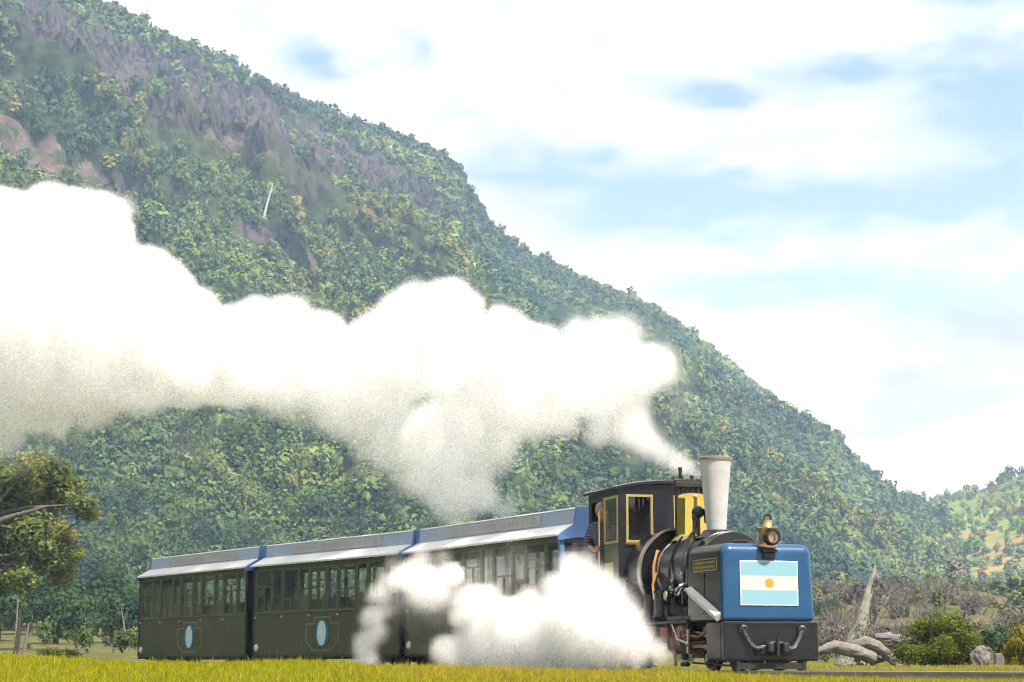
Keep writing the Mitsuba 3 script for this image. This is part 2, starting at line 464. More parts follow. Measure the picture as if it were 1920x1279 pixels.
def hill_fn(p, n, uv):
    a, b = fbm(p.x * 0.03, p.y * 0.03, p.z * 0.03, 4), fbm(p.x * 0.35, p.y * 0.35, p.z * 0.35, 3)
    col = mix((0.12, 0.165, 0.045), (0.22, 0.25, 0.08), smoothstep(0.38, 0.62, a))
    return mix(col, (0.24, 0.19, 0.08), smoothstep(0.66, 0.72, fbm(p.x * 0.02 + 5, p.y * 0.02, p.z * 0.05, 3))) * (0.65 + 0.7 * b)


put(flank, sheet(FX, FY, FZ), 'mat_slope', smooth=True)
mat('mat_hill', {'type': 'twosided', 'bsdf': {'type': 'diffuse', 'reflectance': mikit.proc(hill_fn)}})
put(thing('hill', 'sunlit yellow green hill with scattered bushes behind the mountain foot', kind='structure'), sheet(HP[..., 0], HP[..., 1], HP[..., 2]), 'mat_hill', smooth=True)


# ------------------------------------------------------------------ foliage
def leaves(n, leaf, seed, lobes=7, squash=(1, 1, 1), fill=0.35, droop=0.0):
    """n leaf triangles on a clumped crown that stands on z = 0, 1 high and about 1 wide."""
    r = np.random.default_rng(seed)
    cs = r.normal(0, 1, (lobes, 3))
    cs /= np.linalg.norm(cs, axis=1, keepdims=True)
    cs = cs * r.uniform(0.15, 0.33, (lobes, 1)) * [1, 1, 0.95] + [0, 0, 0.52]
    cs[0] = [0, 0, 0.5]
    rad = r.uniform(0.17, 0.27, lobes)
    rad[0] = 0.30
    k = r.choice(lobes, n, p=rad ** 2 / (rad ** 2).sum())
    d = r.normal(0, 1, (n, 3))
    d[:, 2] += 0.25
    d /= np.linalg.norm(d, axis=1, keepdims=True)
    c = cs[k] + d * (rad[k] * (1 - fill * r.random(n) ** 2 + 0.12 * r.normal(0, 1, n)))[:, None]
    c = c * np.array(squash)
    c[:, 2] = np.maximum(c[:, 2], 0.02)
    nn = d + 0.24 * r.normal(0, 1, (n, 3)) + [0, 0, 0.15 - droop]
    nn /= np.linalg.norm(nn, axis=1, keepdims=True)
    a = np.cross(nn, r.normal(0, 1, (n, 3)))
    a /= np.linalg.norm(a, axis=1, keepdims=True)
    b = np.cross(nn, a)
    s = leaf * r.uniform(0.6, 1.3, (n, 1))
    t = np.stack([c + a * s, c - 0.6 * a * s + 0.75 * b * s, c - 0.6 * a * s - 0.75 * b * s], 1)
    return t  # (n, 3, 3)


def tri_mesh(t):
    return trimesh.Trimesh(t.reshape(-1, 3), np.arange(3 * len(t)).reshape(-1, 3), process=False)


rng = np.random.default_rng(7)
# seedlings of the mountain forest: a place, a size and a tint each
su = np.linalg.norm(np.diff(SURF, axis=1)[:-1], axis=-1)
sv = np.linalg.norm(np.diff(SURF, axis=0)[:, :-1], axis=-1)
area = su * sv * (VV[:-1, :-1] >= 0) * ((UU[:-1, :-1] > -280) & (UU[:-1, :-1] < 1990)) * (1 + 1.6 * (SURF[:-1, :-1, 1] < 430))
N_TREES = 33000
cell = rng.choice(area.size, N_TREES, p=(area / area.sum()).ravel())
ci, cj = np.unravel_index(cell, area.shape)
fi, fj = rng.random(N_TREES)[:, None], rng.random(N_TREES)[:, None]
pos = (SURF[ci, cj] * (1 - fi) + SURF[ci + 1, cj] * fi) * (1 - fj) + (SURF[ci, cj + 1] * (1 - fi) + SURF[ci + 1, cj + 1] * fi) * fj
tv, tu, tcrest = VV[ci, cj], UU[ci, cj], crest[ci, cj]
clear = bare.copy()                      # the trees keep a little below the foot of the rock too
for k in range(1, 5):
    clear[k:] |= cliff[:-k]
keep = (~clear[ci, cj]) | (rng.random(N_TREES) < 0.03)
keep &= (tv < 0.985)
pos, tv, tu, tcrest = pos[keep], tv[keep], tu[keep], tcrest[keep]
# a denser line of trees on the skyline
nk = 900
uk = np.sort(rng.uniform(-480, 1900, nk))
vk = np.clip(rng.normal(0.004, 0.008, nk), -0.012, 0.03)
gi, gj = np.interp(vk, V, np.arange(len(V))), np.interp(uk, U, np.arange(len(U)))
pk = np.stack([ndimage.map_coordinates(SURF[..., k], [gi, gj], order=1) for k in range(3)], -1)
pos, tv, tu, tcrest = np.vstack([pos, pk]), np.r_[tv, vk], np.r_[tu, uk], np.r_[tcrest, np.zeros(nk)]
n = len(pos)
dist = pos[:, 1]
size = np.interp(dist, [255, 400, 900], [5.0, 4.2, 4.2]) * np.exp(rng.normal(0, 0.22, n))
size[-nk:] = np.clip(np.exp(rng.normal(math.log(3.2), 0.32, nk)), 1.5, 5.2)
# tone varies in long slanting strips and drops towards the slope foot
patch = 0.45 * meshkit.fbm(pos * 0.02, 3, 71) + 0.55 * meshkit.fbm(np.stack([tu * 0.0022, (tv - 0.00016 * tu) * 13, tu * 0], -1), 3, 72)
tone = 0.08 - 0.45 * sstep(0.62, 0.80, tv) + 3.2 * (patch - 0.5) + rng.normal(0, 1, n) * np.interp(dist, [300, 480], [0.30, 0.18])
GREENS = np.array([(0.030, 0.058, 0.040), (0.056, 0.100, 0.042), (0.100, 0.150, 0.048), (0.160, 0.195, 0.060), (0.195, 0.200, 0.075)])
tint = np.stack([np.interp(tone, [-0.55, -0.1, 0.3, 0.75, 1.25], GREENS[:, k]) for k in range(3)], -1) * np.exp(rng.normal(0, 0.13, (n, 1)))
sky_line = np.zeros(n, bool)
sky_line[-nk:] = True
# some of the beeches on the ribs are turning orange; the wind-bitten shrubs on the skyline get a darker, browner tint
turning = rng.random(n) < 0.36 * tcrest
tint[turning] = np.array([0.150, 0.140, 0.048]) * np.exp(rng.normal(0, 0.2, (turning.sum(), 1)))
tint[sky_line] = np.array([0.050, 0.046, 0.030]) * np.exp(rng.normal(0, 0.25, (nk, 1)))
# trees of the valley floor, nearer than the slope
vx, vy = [], []
for px, Y in zip(rng.uniform(-60, 268, 26), rng.uniform(98, 150, 26)):
    vx.append(spot(px, 1240, Y)[0]), vy.append(Y)
for px, Y in zip(rng.uniform(-150, 1420, 150), rng.uniform(150, 250, 150)):
    q = spot(px, 1240, Y)
    vx.append(q[0]), vy.append(Y)
vx, vy = np.array(vx), np.array(vy)
vpos = np.stack([vx, vy, ground_z(vx, vy)], -1)
vsize = rng.uniform(2.8, 4.8, len(vx)) * np.interp(vy, [95, 150, 250], [0.75, 0.8, 1.0])
vtint = GREENS[1] * np.exp(rng.normal(-0.25, 0.25, (len(vx), 1)))
pos, size, tint, dist = np.vstack([pos, vpos]), np.r_[size, vsize], np.vstack([tint, vtint]), np.r_[dist, vy]
tone = np.r_[tone, rng.normal(-0.3, 0.2, len(vx))]
# the trees that show largest are things of their own
in_view = np.abs(pos[:, 0] / pos[:, 1]) < 0.27
order = np.argsort(-(size / dist) * in_view)
big = order[:290]
small = order[290:]
near_t = [leaves(900, 0.043, 100 + k, 13) for k in range(6)]
close_t = [leaves(280, 0.066, 500 + k, 10, fill=0.7) for k in range(5)]
mid_t = [leaves(170, 0.086, 200 + k, 9) for k in range(8)]
far_t = [leaves(104, 0.113, 300 + k, 7) for k in range(8)]
faint_t = [leaves(58, 0.158, 400 + k, 6) for k in range(8)]


def grove(idx, templates):
    vs, cs = [], []
    which = rng.integers(0, len(templates), len(idx))
    for k, t in enumerate(templates):
        w = idx[which == k]
        a = rng.uniform(0, 2 * np.pi, len(w))
        R = np.zeros((len(w), 3, 3))
        wide = rng.uniform(0.85, 1.2, len(w))
        R[:, 0, 0], R[:, 0, 1], R[:, 1, 0], R[:, 1, 1], R[:, 2, 2] = np.cos(a) * wide, -np.sin(a) * wide, np.sin(a) * wide, np.cos(a) * wide, rng.uniform(0.9, 1.35, len(w))
        v = np.einsum('kij,nj->kni', R * size[w, None, None], t.reshape(-1, 3)) + pos[w, None, :] - [0, 0, 0.25]
        jit = np.exp(np.random.default_rng(k).normal(0, 0.08, (len(w), len(t), 1)))
        c = np.repeat(np.clip(tint[w, None, :] * jit, 0.008, 0.3), 3, axis=1)
        vs.append(v.reshape(-1, 3)), cs.append(c.reshape(-1, 3))
    v = np.vstack(vs)
    return trimesh.Trimesh(v, np.arange(len(v)).reshape(-1, 3), process=False), np.vstack(cs)


is_near = dist[small] < 390
is_far = dist[small] > 590
forest = thing('forest', 'dense green beech forest covering the mountainside', kind='stuff')
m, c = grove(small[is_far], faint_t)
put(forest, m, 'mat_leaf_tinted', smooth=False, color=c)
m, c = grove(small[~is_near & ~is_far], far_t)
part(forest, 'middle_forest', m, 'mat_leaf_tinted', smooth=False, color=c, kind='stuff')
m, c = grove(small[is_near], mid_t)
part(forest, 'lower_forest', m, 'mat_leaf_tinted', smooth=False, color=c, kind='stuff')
TREE_TINTS = [('mat_leaf_dark', GREENS[0], 'dark blue green tree'), ('mat_leaf_mid', GREENS[1], 'mid green leafy tree'), ('mat_leaf_fresh', GREENS[2], 'fresh green leafy tree'), ('mat_leaf_yellow', GREENS[3], 'yellow green leafy tree')]
for k, col, _ in TREE_TINTS:
    leaf_mat(k, col)
paint('mat_bark', (0.13, 0.115, 0.10), 0.9, vary=0.4, scale=9)
near_ply = [[mikit.ply(tri_mesh(t), k, False) for t in near_t] for k, _, _ in TREE_TINTS]
trunk_ply = mikit.ply(tube([(0, 0, -0.05), (0.01, 0, 0.2), (0, 0.015, 0.45), (0.01, 0, 0.7)], [0.035, 0.028, 0.02, 0.008], 6), 'mat_bark', True)
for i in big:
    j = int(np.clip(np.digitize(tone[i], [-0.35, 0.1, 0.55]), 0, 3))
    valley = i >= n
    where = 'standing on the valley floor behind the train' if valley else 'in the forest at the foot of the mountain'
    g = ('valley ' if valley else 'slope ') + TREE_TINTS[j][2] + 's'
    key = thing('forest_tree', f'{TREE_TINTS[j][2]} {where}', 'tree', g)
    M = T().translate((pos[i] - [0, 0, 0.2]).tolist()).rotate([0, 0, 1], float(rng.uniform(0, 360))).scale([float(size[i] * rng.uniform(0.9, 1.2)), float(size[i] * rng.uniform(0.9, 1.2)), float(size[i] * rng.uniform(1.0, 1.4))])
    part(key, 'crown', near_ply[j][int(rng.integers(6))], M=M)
    part(key, 'trunk', trunk_ply, M=M)
# bushes on the right hill
hi_, hj_ = rng.integers(16, 80, 1300), rng.integers(10, 70, 1300)
hp = HP[hi_, hj_] + rng.normal(0, 3, (1300, 3)) * [1, 1, 0]
hs = np.exp(rng.normal(math.log(2.2), 0.4, 1300))
ht = np.stack([np.interp(rng.random(1300), [0, 0.5, 1], [a, b, c]) for a, b, c in ((0.06, 0.14, 0.19), (0.10, 0.17, 0.20), (0.035, 0.055, 0.07))], -1)
hj2 = rng.integers(38, 88, 90)
hp = np.vstack([hp, HP[rng.integers(14, 19, 90), hj2]])
hs, ht = np.r_[hs, np.exp(rng.normal(math.log(4.6), 0.3, 90))], np.vstack([ht, np.tile([0.03, 0.04, 0.02], (90, 1))])
pos, size, tint = hp, hs, ht
m, c = grove(np.arange(len(hp)), far_t)
put(thing('hill_scrub', 'scattered bushes and dark trees on the sunlit right hill', kind='stuff'), m, 'mat_leaf_tinted', smooth=False, color=c)

# low scrub on the valley floor and the right bank
ns = 3000
sx, sy = rng.uniform(-75, 85, ns), 46 + 190 * rng.random(ns) ** 1.3
okk = (np.abs(sx / sy) < 0.33) & ((sx > 2 + 0.02 * sy) | (rng.random(ns) < 0.35))
sx, sy = sx[okk], sy[okk]
pos = np.stack([sx, sy, ground_z(sx, sy) + 0.15], -1)
size = np.exp(rng.normal(math.log(0.75), 0.35, len(sx))) * np.interp(sy, [46, 230], [0.8, 1.9])
kinds = np.array([(0.135, 0.12, 0.105), (0.15, 0.15, 0.08), (0.10, 0.12, 0.05), (0.15, 0.13, 0.125), (0.055, 0.095, 0.045)])
tint = kinds[rng.choice(5, len(sx), p=[0.28, 0.24, 0.22, 0.12, 0.14])]
tint = np.where((sx < 2)[:, None], np.array([0.07, 0.10, 0.035]), tint)
tint = np.where(((sx / sy > 0.20) & (sy > 120))[:, None] & (rng.random((len(sx), 1)) < 0.75), np.array([0.13, 0.155, 0.065]), tint)
tint = tint * np.exp(rng.normal(0, 0.2, (len(sx), 1)))
m, c = grove(np.flatnonzero(sy > 105), mid_t)
m2, c2 = grove(np.flatnonzero(sy <= 105), close_t)
m, c = trimesh.util.concatenate([m, m2]), np.vstack([c, c2])
put(thing('scrub', 'grey brown and olive low scrub covering the valley floor behind the railway', kind='stuff'), m, 'mat_leaf_tinted', smooth=False, color=c)

fi_, fj_ = rng.integers(1, 33, 1800), rng.integers(1, 89, 1800)
pos = np.stack([FX[fi_, fj_], FY[fi_, fj_], FZ[fi_, fj_]], -1) + rng.normal(0, 3, (1800, 3)) * [1, 1, 0]
size, tint = rng.uniform(5, 9, 1800), GREENS[1] * np.exp(rng.normal(0, 0.3, (1800, 1)))
m, c = grove(np.arange(1800), faint_t)
part(flank, 'forest', m, 'mat_leaf_tinted', smooth=False, color=c, kind='stuff')

# tall white dead tree on the slope
paint('mat_dead_wood', (0.31, 0.30, 0.265), 0.85, vary=0.35, scale=14)
paint('mat_grey_wood', (0.19, 0.18, 0.165), 0.9, vary=0.4, scale=16)
q = spot(500, 412, 560)
gi = [np.interp(row([(400, 412), (600, 412)], SEEN)[np.argmin(abs(U - 500))], V, np.arange(len(V)))], [np.interp(500, U, np.arange(len(U)))]
b0 = np.array([0.3, -3.0, 0.5]) + np.array([ndimage.map_coordinates(SURF[..., k], gi, order=1)[0] for k in range(3)])
t0 = b0 + np.array([2.6, -0.4, 9.5])
put(thing('dead_tree', 'tall bare white dead trunk leaning on the mountainside', 'dead tree'), cat(tube([b0 - [0, 0, 1], b0 * 0.6 + t0 * 0.4, t0], [0.36, 0.30, 0.15], 7), tube([b0 * 0.3 + t0 * 0.7, t0 + [1.6, 0, 0.2]], [0.14, 0.05], 5)), 'mat_bleached_wood')
paint('mat_bleached_wood', (0.58, 0.57, 0.55), 0.85, vary=0.15)

# ------------------------------------------------------------------ paint and metal
paint('mat_black', (0.010, 0.010, 0.011), 0.28, vary=0.3, scale=9)
paint('mat_black_dull', (0.015, 0.014, 0.014), 0.6, vary=0.45, scale=14)
paint('mat_boiler', (0.018, 0.018, 0.018), 0.30, vary=0.35, scale=10)
paint('mat_cab', (0.013, 0.012, 0.019), 0.35, vary=0.25, scale=5)
paint('mat_blue', (0.006, 0.075, 0.20), 0.25, vary=0.16, scale=3, coat=0.5)
paint('mat_roof_blue', (0.09, 0.20, 0.46), 0.45, vary=0.10, scale=4)
paint('mat_roof_skylit', (0.40, 0.48, 0.61), 0.4, vary=0.10, scale=4)  # roof blue for the clerestory, lightened by sky light put into the colour
paint('mat_roof_white', (0.78, 0.78, 0.77), 0.55, vary=0.10, scale=3)
paint('mat_sign_grey', (0.45, 0.44, 0.44), 0.6, vary=0.08, scale=6)
paint('mat_sign_ink', (0.39, 0.38, 0.39), 0.6, vary=0.1, scale=6)
paint('mat_olive', (0.066, 0.073, 0.038), 0.35, vary=0.16, scale=5)
paint('mat_olive_trim', (0.090, 0.094, 0.052), 0.45, vary=0.16, scale=7)
paint('mat_gold_line', (0.32, 0.27, 0.12), 0.45, vary=0.1)
paint('mat_dark_inside', (0.13, 0.095, 0.06), 0.8, vary=0.3)
paint('mat_seat', (0.085, 0.075, 0.030), 0.8, vary=0.3)
paint('mat_white_enamel', (0.70, 0.70, 0.68), 0.4, vary=0.08)
paint('mat_chimney', (0.56, 0.57, 0.585), 0.45, vary=0.14, scale=5)
paint('mat_rim', (0.22, 0.19, 0.15), 0.5, 0.3)
paint('mat_iron', (0.16, 0.155, 0.15), 0.5, 0.6, vary=0.3, scale=14)
paint('mat_steel', (0.38, 0.37, 0.36), 0.38, 0.9, vary=0.25, scale=12)
paint('mat_rust', (0.17, 0.075, 0.045), 0.7, vary=0.4, scale=16)
paint('mat_red', (0.20, 0.05, 0.04), 0.5, vary=0.3, scale=12)
paint('mat_tan', (0.46, 0.33, 0.24), 0.6, vary=0.3, scale=8)
paint('mat_cream_panel', (0.42, 0.42, 0.24), 0.6, vary=0.3, scale=9)
paint('mat_rail', (0.36, 0.31, 0.28), 0.45, 0.7, vary=0.25, scale=6)
paint('mat_sleeper', (0.11, 0.085, 0.065), 0.9, vary=0.4, scale=14)
plain('mat_flag_blue', (0.25, 0.50, 0.60), 0.5)
plain('mat_flag_white', (0.62, 0.62, 0.61), 0.5)
plain('mat_flag_sun', (0.70, 0.32, 0.04), 0.5)
plain('mat_emblem_teal', (0.02, 0.16, 0.24), 0.4)
plain('mat_emblem_pale', (0.50, 0.72, 0.76), 0.4)
mat('mat_brass', {'type': 'principled', 'base_color': rgb(0.83, 0.56, 0.12), 'metallic': 1.0, 'roughness': 0.12})
mat('mat_brass_dull', {'type': 'principled', 'base_color': rgb(0.62, 0.50, 0.22), 'metallic': 0.85, 'roughness': 0.4})
mat('mat_copper', {'type': 'principled', 'base_color': rgb(0.80, 0.40, 0.16), 'metallic': 1.0, 'roughness': 0.25})
mat('mat_pane', {'type': 'thindielectric'})
mat('mat_lens', {'type': 'dielectric', 'int_ior': 1.5})
mat('mat_mirror', {'type': 'conductor', 'material': 'Al'})

# ------------------------------------------------------------------ the track
tr_key = thing('railway_track', 'narrow gauge railway track with rusty rails curving past the grass', kind='structure')
tan = np.gradient(track, axis=0)
tan /= np.linalg.norm(tan, axis=1, keepdims=True)
nor = np.stack([-tan[:, 1], tan[:, 0]], -1)
for s in (-1, 1):
    c = track + nor * 0.28 * s
    prof_r = [(-0.040, 0.04), (-0.040, 0.055), (-0.008, 0.068), (-0.008, 0.115), (-0.021, 0.125), (-0.021, 0.147), (-0.016, 0.150), (0.016, 0.150), (0.021, 0.147), (0.021, 0.125), (0.008, 0.115), (0.008, 0.068), (0.040, 0.055), (0.040, 0.04)]
    v = np.concatenate([np.stack([c[:, 0] + nor[:, 0] * a, c[:, 1] + nor[:, 1] * a, np.full(len(c), z)], -1)[:, None] for a, z in prof_r], 1)
    k, f = len(prof_r), []
    for i in range(len(c) - 1):
        for j in range(k):
            q = (i * k + j, i * k + (j + 1) % k, (i + 1) * k + (j + 1) % k, (i + 1) * k + j)
            f += [q[:3], (q[0], q[2], q[3])]
    part(tr_key, 'rail', trimesh.Trimesh(v.reshape(-1, 3), f, process=False), 'mat_rail', smooth=30)
step = np.r_[0, np.cumsum(np.linalg.norm(np.diff(track, axis=0), axis=1))]
sleeper_ply = mikit.ply(box(-0.09, 0.09, -0.55, 0.55, -0.06, 0.042, 0.012), 'mat_sleeper', False)
for s in np.arange(0.3, 46, 0.62):
    x, y = np.interp(s, step, track[:, 0]), np.interp(s, step, track[:, 1])
    a = math.degrees(math.atan2(np.interp(s, step, tan[:, 1]), np.interp(s, step, tan[:, 0]))) + rng.normal(0, 1.5)
    part(tr_key, 'sleeper', sleeper_ply, M=T().translate([float(x), float(y), float(rng.normal(0, 0.006))]).rotate([0, 0, 1], float(a)))
# loose stone ballast round the sleepers
nb = 9000
sb = rng.uniform(0, 40, nb)
off = rng.normal(0, 0.45, nb)
bx_, by_ = np.interp(sb, step, track[:, 0]) + np.interp(sb, step, nor[:, 0]) * off, np.interp(sb, step, track[:, 1]) + np.interp(sb, step, nor[:, 1]) * off
oct_v = np.array([(1, 0, 0), (-1, 0, 0), (0, 1, 0), (0, -1, 0), (0, 0, 1), (0, 0, -1)], float)
oct_f = np.array([(0, 2, 4), (2, 1, 4), (1, 3, 4), (3, 0, 4), (2, 0, 5), (1, 2, 5), (3, 1, 5), (0, 3, 5)])
sc = rng.uniform(0.012, 0.035, (nb, 1, 3))
bv = oct_v[None] * sc * (1 + 0.3 * rng.normal(0, 1, (nb, 6, 1))) + np.stack([bx_, by_, 0.012 + 0.02 * rng.random(nb)], -1)[:, None]
paint('mat_stone', (0.24, 0.20, 0.17), 0.9, vary=0.5, scale=20)
part(tr_key, 'ballast', trimesh.Trimesh(bv.reshape(-1, 3), (oct_f[None] + 6 * np.arange(nb)[:, None, None]).reshape(-1, 3), process=False), 'mat_stone', smooth=False, kind='stuff')

# ------------------------------------------------------------------ the coaches (local: x forward, y left, z up from the rail)
HL, HW = COACH_L / 2, 0.53


def ring_frame(x0, x1, z0, z1, y, t, d):
    """A flat rectangular frame of bar width t and depth d, standing at y."""
    return cat(box(x0, x1, y - d, y + d, z1 - t, z1), box(x0, x1, y - d, y + d, z0, z0 + t), box(x0, x0 + t, y - d, y + d, z0 + t, z1 - t), box(x1 - t, x1, y - d, y + d, z0 + t, z1 - t))


def build_coach():
    """A list of (path below the coach, mesh, material, smooth, label, kind)."""
    P = []
    add = lambda name, m, mt, sm=30, label=None, kind=None: P.append((name, mikit.ply(m, mt, sm), label, kind))
    z0, zb, zt, ze = 0.27, 1.08, 1.98, 2.07
    boards = []
    for s in (-1, 1):
        for k in range(39):
            a = -HL + 0.02 + k * (COACH_L - 0.04) / 39
            boards.append(box(a + 0.004, a + (COACH_L - 0.04) / 39 - 0.004, s * HW - 0.016, s * HW + 0.016, z0, zb, 0.006))
    add('board_panel', cat(boards), 'mat_olive', False, kind='stuff')
    fr = []
    for s in (-1, 1):
        fr += [box(-HL, HL, s * HW - 0.03 * (s > 0) - 0.005, s * HW + 0.03 * (s < 0) + 0.005, zt, ze - 0.01), box(-HL, HL, s * (HW - 0.03) - 0.012, s * (HW - 0.03) + 0.012, z0 + 0.01, zb - 0.01)]
    add('side_frame', cat(fr), 'mat_olive', False)
    add('belt_rail', cat([box(-HL, HL, s * HW - 0.032, s * HW + 0.032, zb + 0.002, zb + 0.035, 0.008) for s in (-1, 1)]), 'mat_olive_trim', False)
    add('sill_rail', cat([box(-HL, HL, s * HW - 0.028, s * HW + 0.028, z0 - 0.05, z0 - 0.002, 0.006) for s in (-1, 1)]), 'mat_black_dull', False)
    bay = (COACH_L - 0.10) / 5
    for s in (-1, 1):
        for k in range(5):
            a = -HL + 0.05 + k * bay
            w0, w1, d0, d1 = a + 0.05, a + 0.66, a + 0.72, a + bay - 0.01
            for m_ in [box(a - 0.008, a + 0.048, s * HW - 0.022, s * HW + 0.022, zb + 0.037, zt - 0.002, 0.004), box(w1 + 0.002, d0 - 0.002, s * HW - 0.022, s * HW + 0.022, zb + 0.037, zt - 0.002, 0.004)]:
                add('post', m_, 'mat_olive', False)
            for (x0, x1, bar) in ((w0, w1, (0.60, 0.30, 0.66, 0.45, 0.70)[k]), (d0, d1, None)):
                zz0 = zb + 0.037 if bar else zb + 0.037
                f = [ring_frame(x0, x1, zz0, zt - 0.002, s * HW, 0.028, 0.014)]
                if bar:
                    zc = zb + (zt - zb) * bar
                    f += [box(x0 + 0.028, x1 - 0.028, s * HW - 0.016, s * HW + 0.016, zc, zc + 0.024), box((x0 + x1) / 2 - 0.012, (x0 + x1) / 2 + 0.012, s * HW - 0.013, s * HW + 0.013, zz0 + 0.028, zc - 0.001)]
                elif k % 2:
                    f += [box(x0 + 0.028, x1 - 0.028, s * HW - 0.012, s * HW + 0.012, zb + 0.06, zb + 0.34)]
                add('window', cat(f), 'mat_olive_trim', False)
                add('window__pane', box(x0 + 0.02, x1 - 0.02, s * (HW - 0.006) - 0.0005, s * (HW - 0.006) + 0.0005, zz0 + 0.01, zt - 0.01).slice_plane([0, s * (HW - 0.006), 0], [0, s, 0]), 'mat_pane', False)
        add('post', box(HL - 0.05, HL, s * HW - 0.022, s * HW + 0.022, zb + 0.037, zt - 0.002, 0.004), 'mat_olive', False)
    for e in (-1, 1):
        for s in (-1, 1):
            add('corner_post', box(e * HL - 0.03, e * HL + 0.03, s * (HW - 0.01) - 0.045, s * (HW - 0.01) + 0.045, z0, zt + 0.02, 0.01), 'mat_black', False)
        add('end_wall', cat(box(e * (HL - 0.015) - 0.015, e * (HL - 0.015) + 0.015, -HW + 0.06, HW - 0.06, z0, 1.15), box(e * (HL - 0.015) - 0.015, e * (HL - 0.015) + 0.015, -HW + 0.06, HW - 0.06, 1.85, 2.1), *[box(e * (HL - 0.015) - 0.014, e * (HL - 0.015) + 0.014, y - 0.03, y + 0.03, 1.15, 1.85) for y in (-0.43, -0.17, 0.17, 0.43)]), 'mat_black', False)
        add('gangway', cat([box(e * (HL + 0.02) - 0.0 if e > 0 else e * (HL + 0.13), e * (HL + 0.13) if e > 0 else -HL - 0.02, -0.40, 0.40, z, z + 0.05) for z in np.arange(0.42, 1.9, 0.07)], [box(min(e * (HL + 0.03), e * (HL + 0.12)), max(e * (HL + 0.03), e * (HL + 0.12)), -0.38, 0.38, 0.40, 1.92)]), 'mat_black_dull', False)
        fas = [(-0.63, 2.045), (-0.33, 2.225), (-0.29, 2.49), (0.29, 2.49), (0.33, 2.225), (0.63, 2.045), (0.61, 1.97), (0.3, 2.02), (-0.3, 2.02), (-0.61, 1.97)]
        add('roof_end', prism(fas, min(e * (HL + 0.025), e * (HL + 0.085)), max(e * (HL + 0.025), e * (HL + 0.085))), 'mat_roof_blue', False)
        add('coupling', cat(box(min(e * HL, e * (HL + 0.3)), max(e * HL, e * (HL + 0.3)), -0.04, 0.04, 0.28, 0.36)), 'mat_black_dull', False)
    roof = [(-0.63, 2.035), (-0.63, 2.07), (-0.32, 2.235), (0.32, 2.235), (0.63, 2.07), (0.63, 2.035), (0.3, 2.19), (-0.3, 2.19)]
    add('roof', prism(roof, -HL - 0.02, HL + 0.02), 'mat_roof_white', False)
    add('clerestory', prism([(-0.300, 2.236), (-0.282, 2.47), (-0.25, 2.482), (0.25, 2.482), (0.282, 2.47), (0.300, 2.236)], -HL - 0.015, HL + 0.015), 'mat_roof_skylit', False)
    add('clerestory__cap', prism([(-0.292, 2.472), (-0.26, 2.496), (0.26, 2.496), (0.292, 2.472), (0.25, 2.4835), (-0.25, 2.4835)], -HL - 0.02, HL + 0.02), 'mat_roof_white', False)
    for s in (-1, 1):
        poly = [(-1.75, 0.03), (1.65, 0.03), (1.65, 0.205), (-1.75, 0.205)]
        pl = trimesh.creation.extrude_polygon(Polygon(poly), 0.012, engine='earcut')
        ink, r = [], np.random.default_rng(5)
        x = -1.55
        while x < 1.5:
            w = r.uniform(0.05, 0.10)
            if r.random() > 0.17:
                for _ in range(2):
                    a = x + r.uniform(0, w * 0.6)
                    ink.append(box(a, a + 0.018, 0.075, 0.165, 0.0122, 0.016))
                ink.append(box(x, x + w, 0.0, 0.018, 0.0122, 0.016).apply_translation((0, r.choice([0.075, 0.11, 0.148]), 0.0004)))
            x += w + 0.03
        for nm, mm, mt in (('sign_board', pl, 'mat_sign_grey'), ('sign_board__lettering', cat(ink), 'mat_sign_ink')):
            v = mm.vertices.copy()
            lean = (0.300 - 0.282) / (2.47 - 2.236)
            mm = trimesh.Trimesh(np.stack([-s * -v[:, 0] if s < 0 else -v[:, 0], s * (0.300 - lean * v[:, 1] + 0.002 + v[:, 2]), 2.238 + v[:, 1]], -1), mm.faces if s < 0 else mm.faces, process=False)
            add(nm, mm, mt, False, None, 'stuff' if nm.endswith('lettering') else None)
        ang = np.linspace(0, 2 * np.pi, 37)[:-1]
        ye = HW + 0.017
        em = [prism_y([(0.27 * math.cos(a), 0.68 + 0.26 * math.sin(a)) for a in ang], s * ye, s * (ye + 0.012))]
        add('emblem', cat(em), 'mat_emblem_teal', False, 'round blue emblem with a pale oval on the coach side')
        add('emblem__oval', cat(prism_y([(0.17 * math.cos(a), 0.68 + 0.235 * math.sin(a)) for a in ang], s * (ye + 0.0125), s * (ye + 0.019))), 'mat_emblem_pale', False)
        add('emblem__mark', cat(prism_y([(0.06 * math.cos(a), 0.70 + 0.12 * math.sin(a)) for a in ang], s * (ye + 0.0195), s * (ye + 0.023))), 'mat_white_enamel', False)
        pts = [(-0.62, 0.86), (-0.30, 0.86), (-0.30, 0.98), (0.30, 0.98), (0.30, 0.86), (0.62, 0.86), (0.62, 0.52), (0.36, 0.36), (-0.36, 0.36), (-0.62, 0.52), (-0.62, 0.86)]
        add('gold_lining', cat([tube([(a[0], s * (ye + 0.003), a[1]), (b[0], s * (ye + 0.003), b[1])], 0.008, 5) for a, b in zip(pts[:-1], pts[1:])]), 'mat_gold_line', False)
        add('marker_lamp', lathe([(0, 0), (0.075, 0), (0.075, 0.3), (0.05, 0.8), (0, 1)], 16, (-HL + 0.14, s * (HW + 0.017), 0.42), (-HL + 0.14, s * (HW + 0.06), 0.42)), 'mat_white_enamel')
        for k in range(5):
            add('door_handle', sphere((-HL + 0.10 + k * bay, s * (HW + 0.035), 1.02), 0.022, 1), 'mat_brass_dull')
    add('floor', box(-HL + 0.01, HL - 0.01, -HW + 0.05, HW - 0.05, 0.38, 0.44), 'mat_dark_inside', False)
    add('ceiling', box(-HL + 0.03, HL - 0.03, -HW + 0.04, HW - 0.04, 2.0, 2.02), 'mat_dark_inside', False)
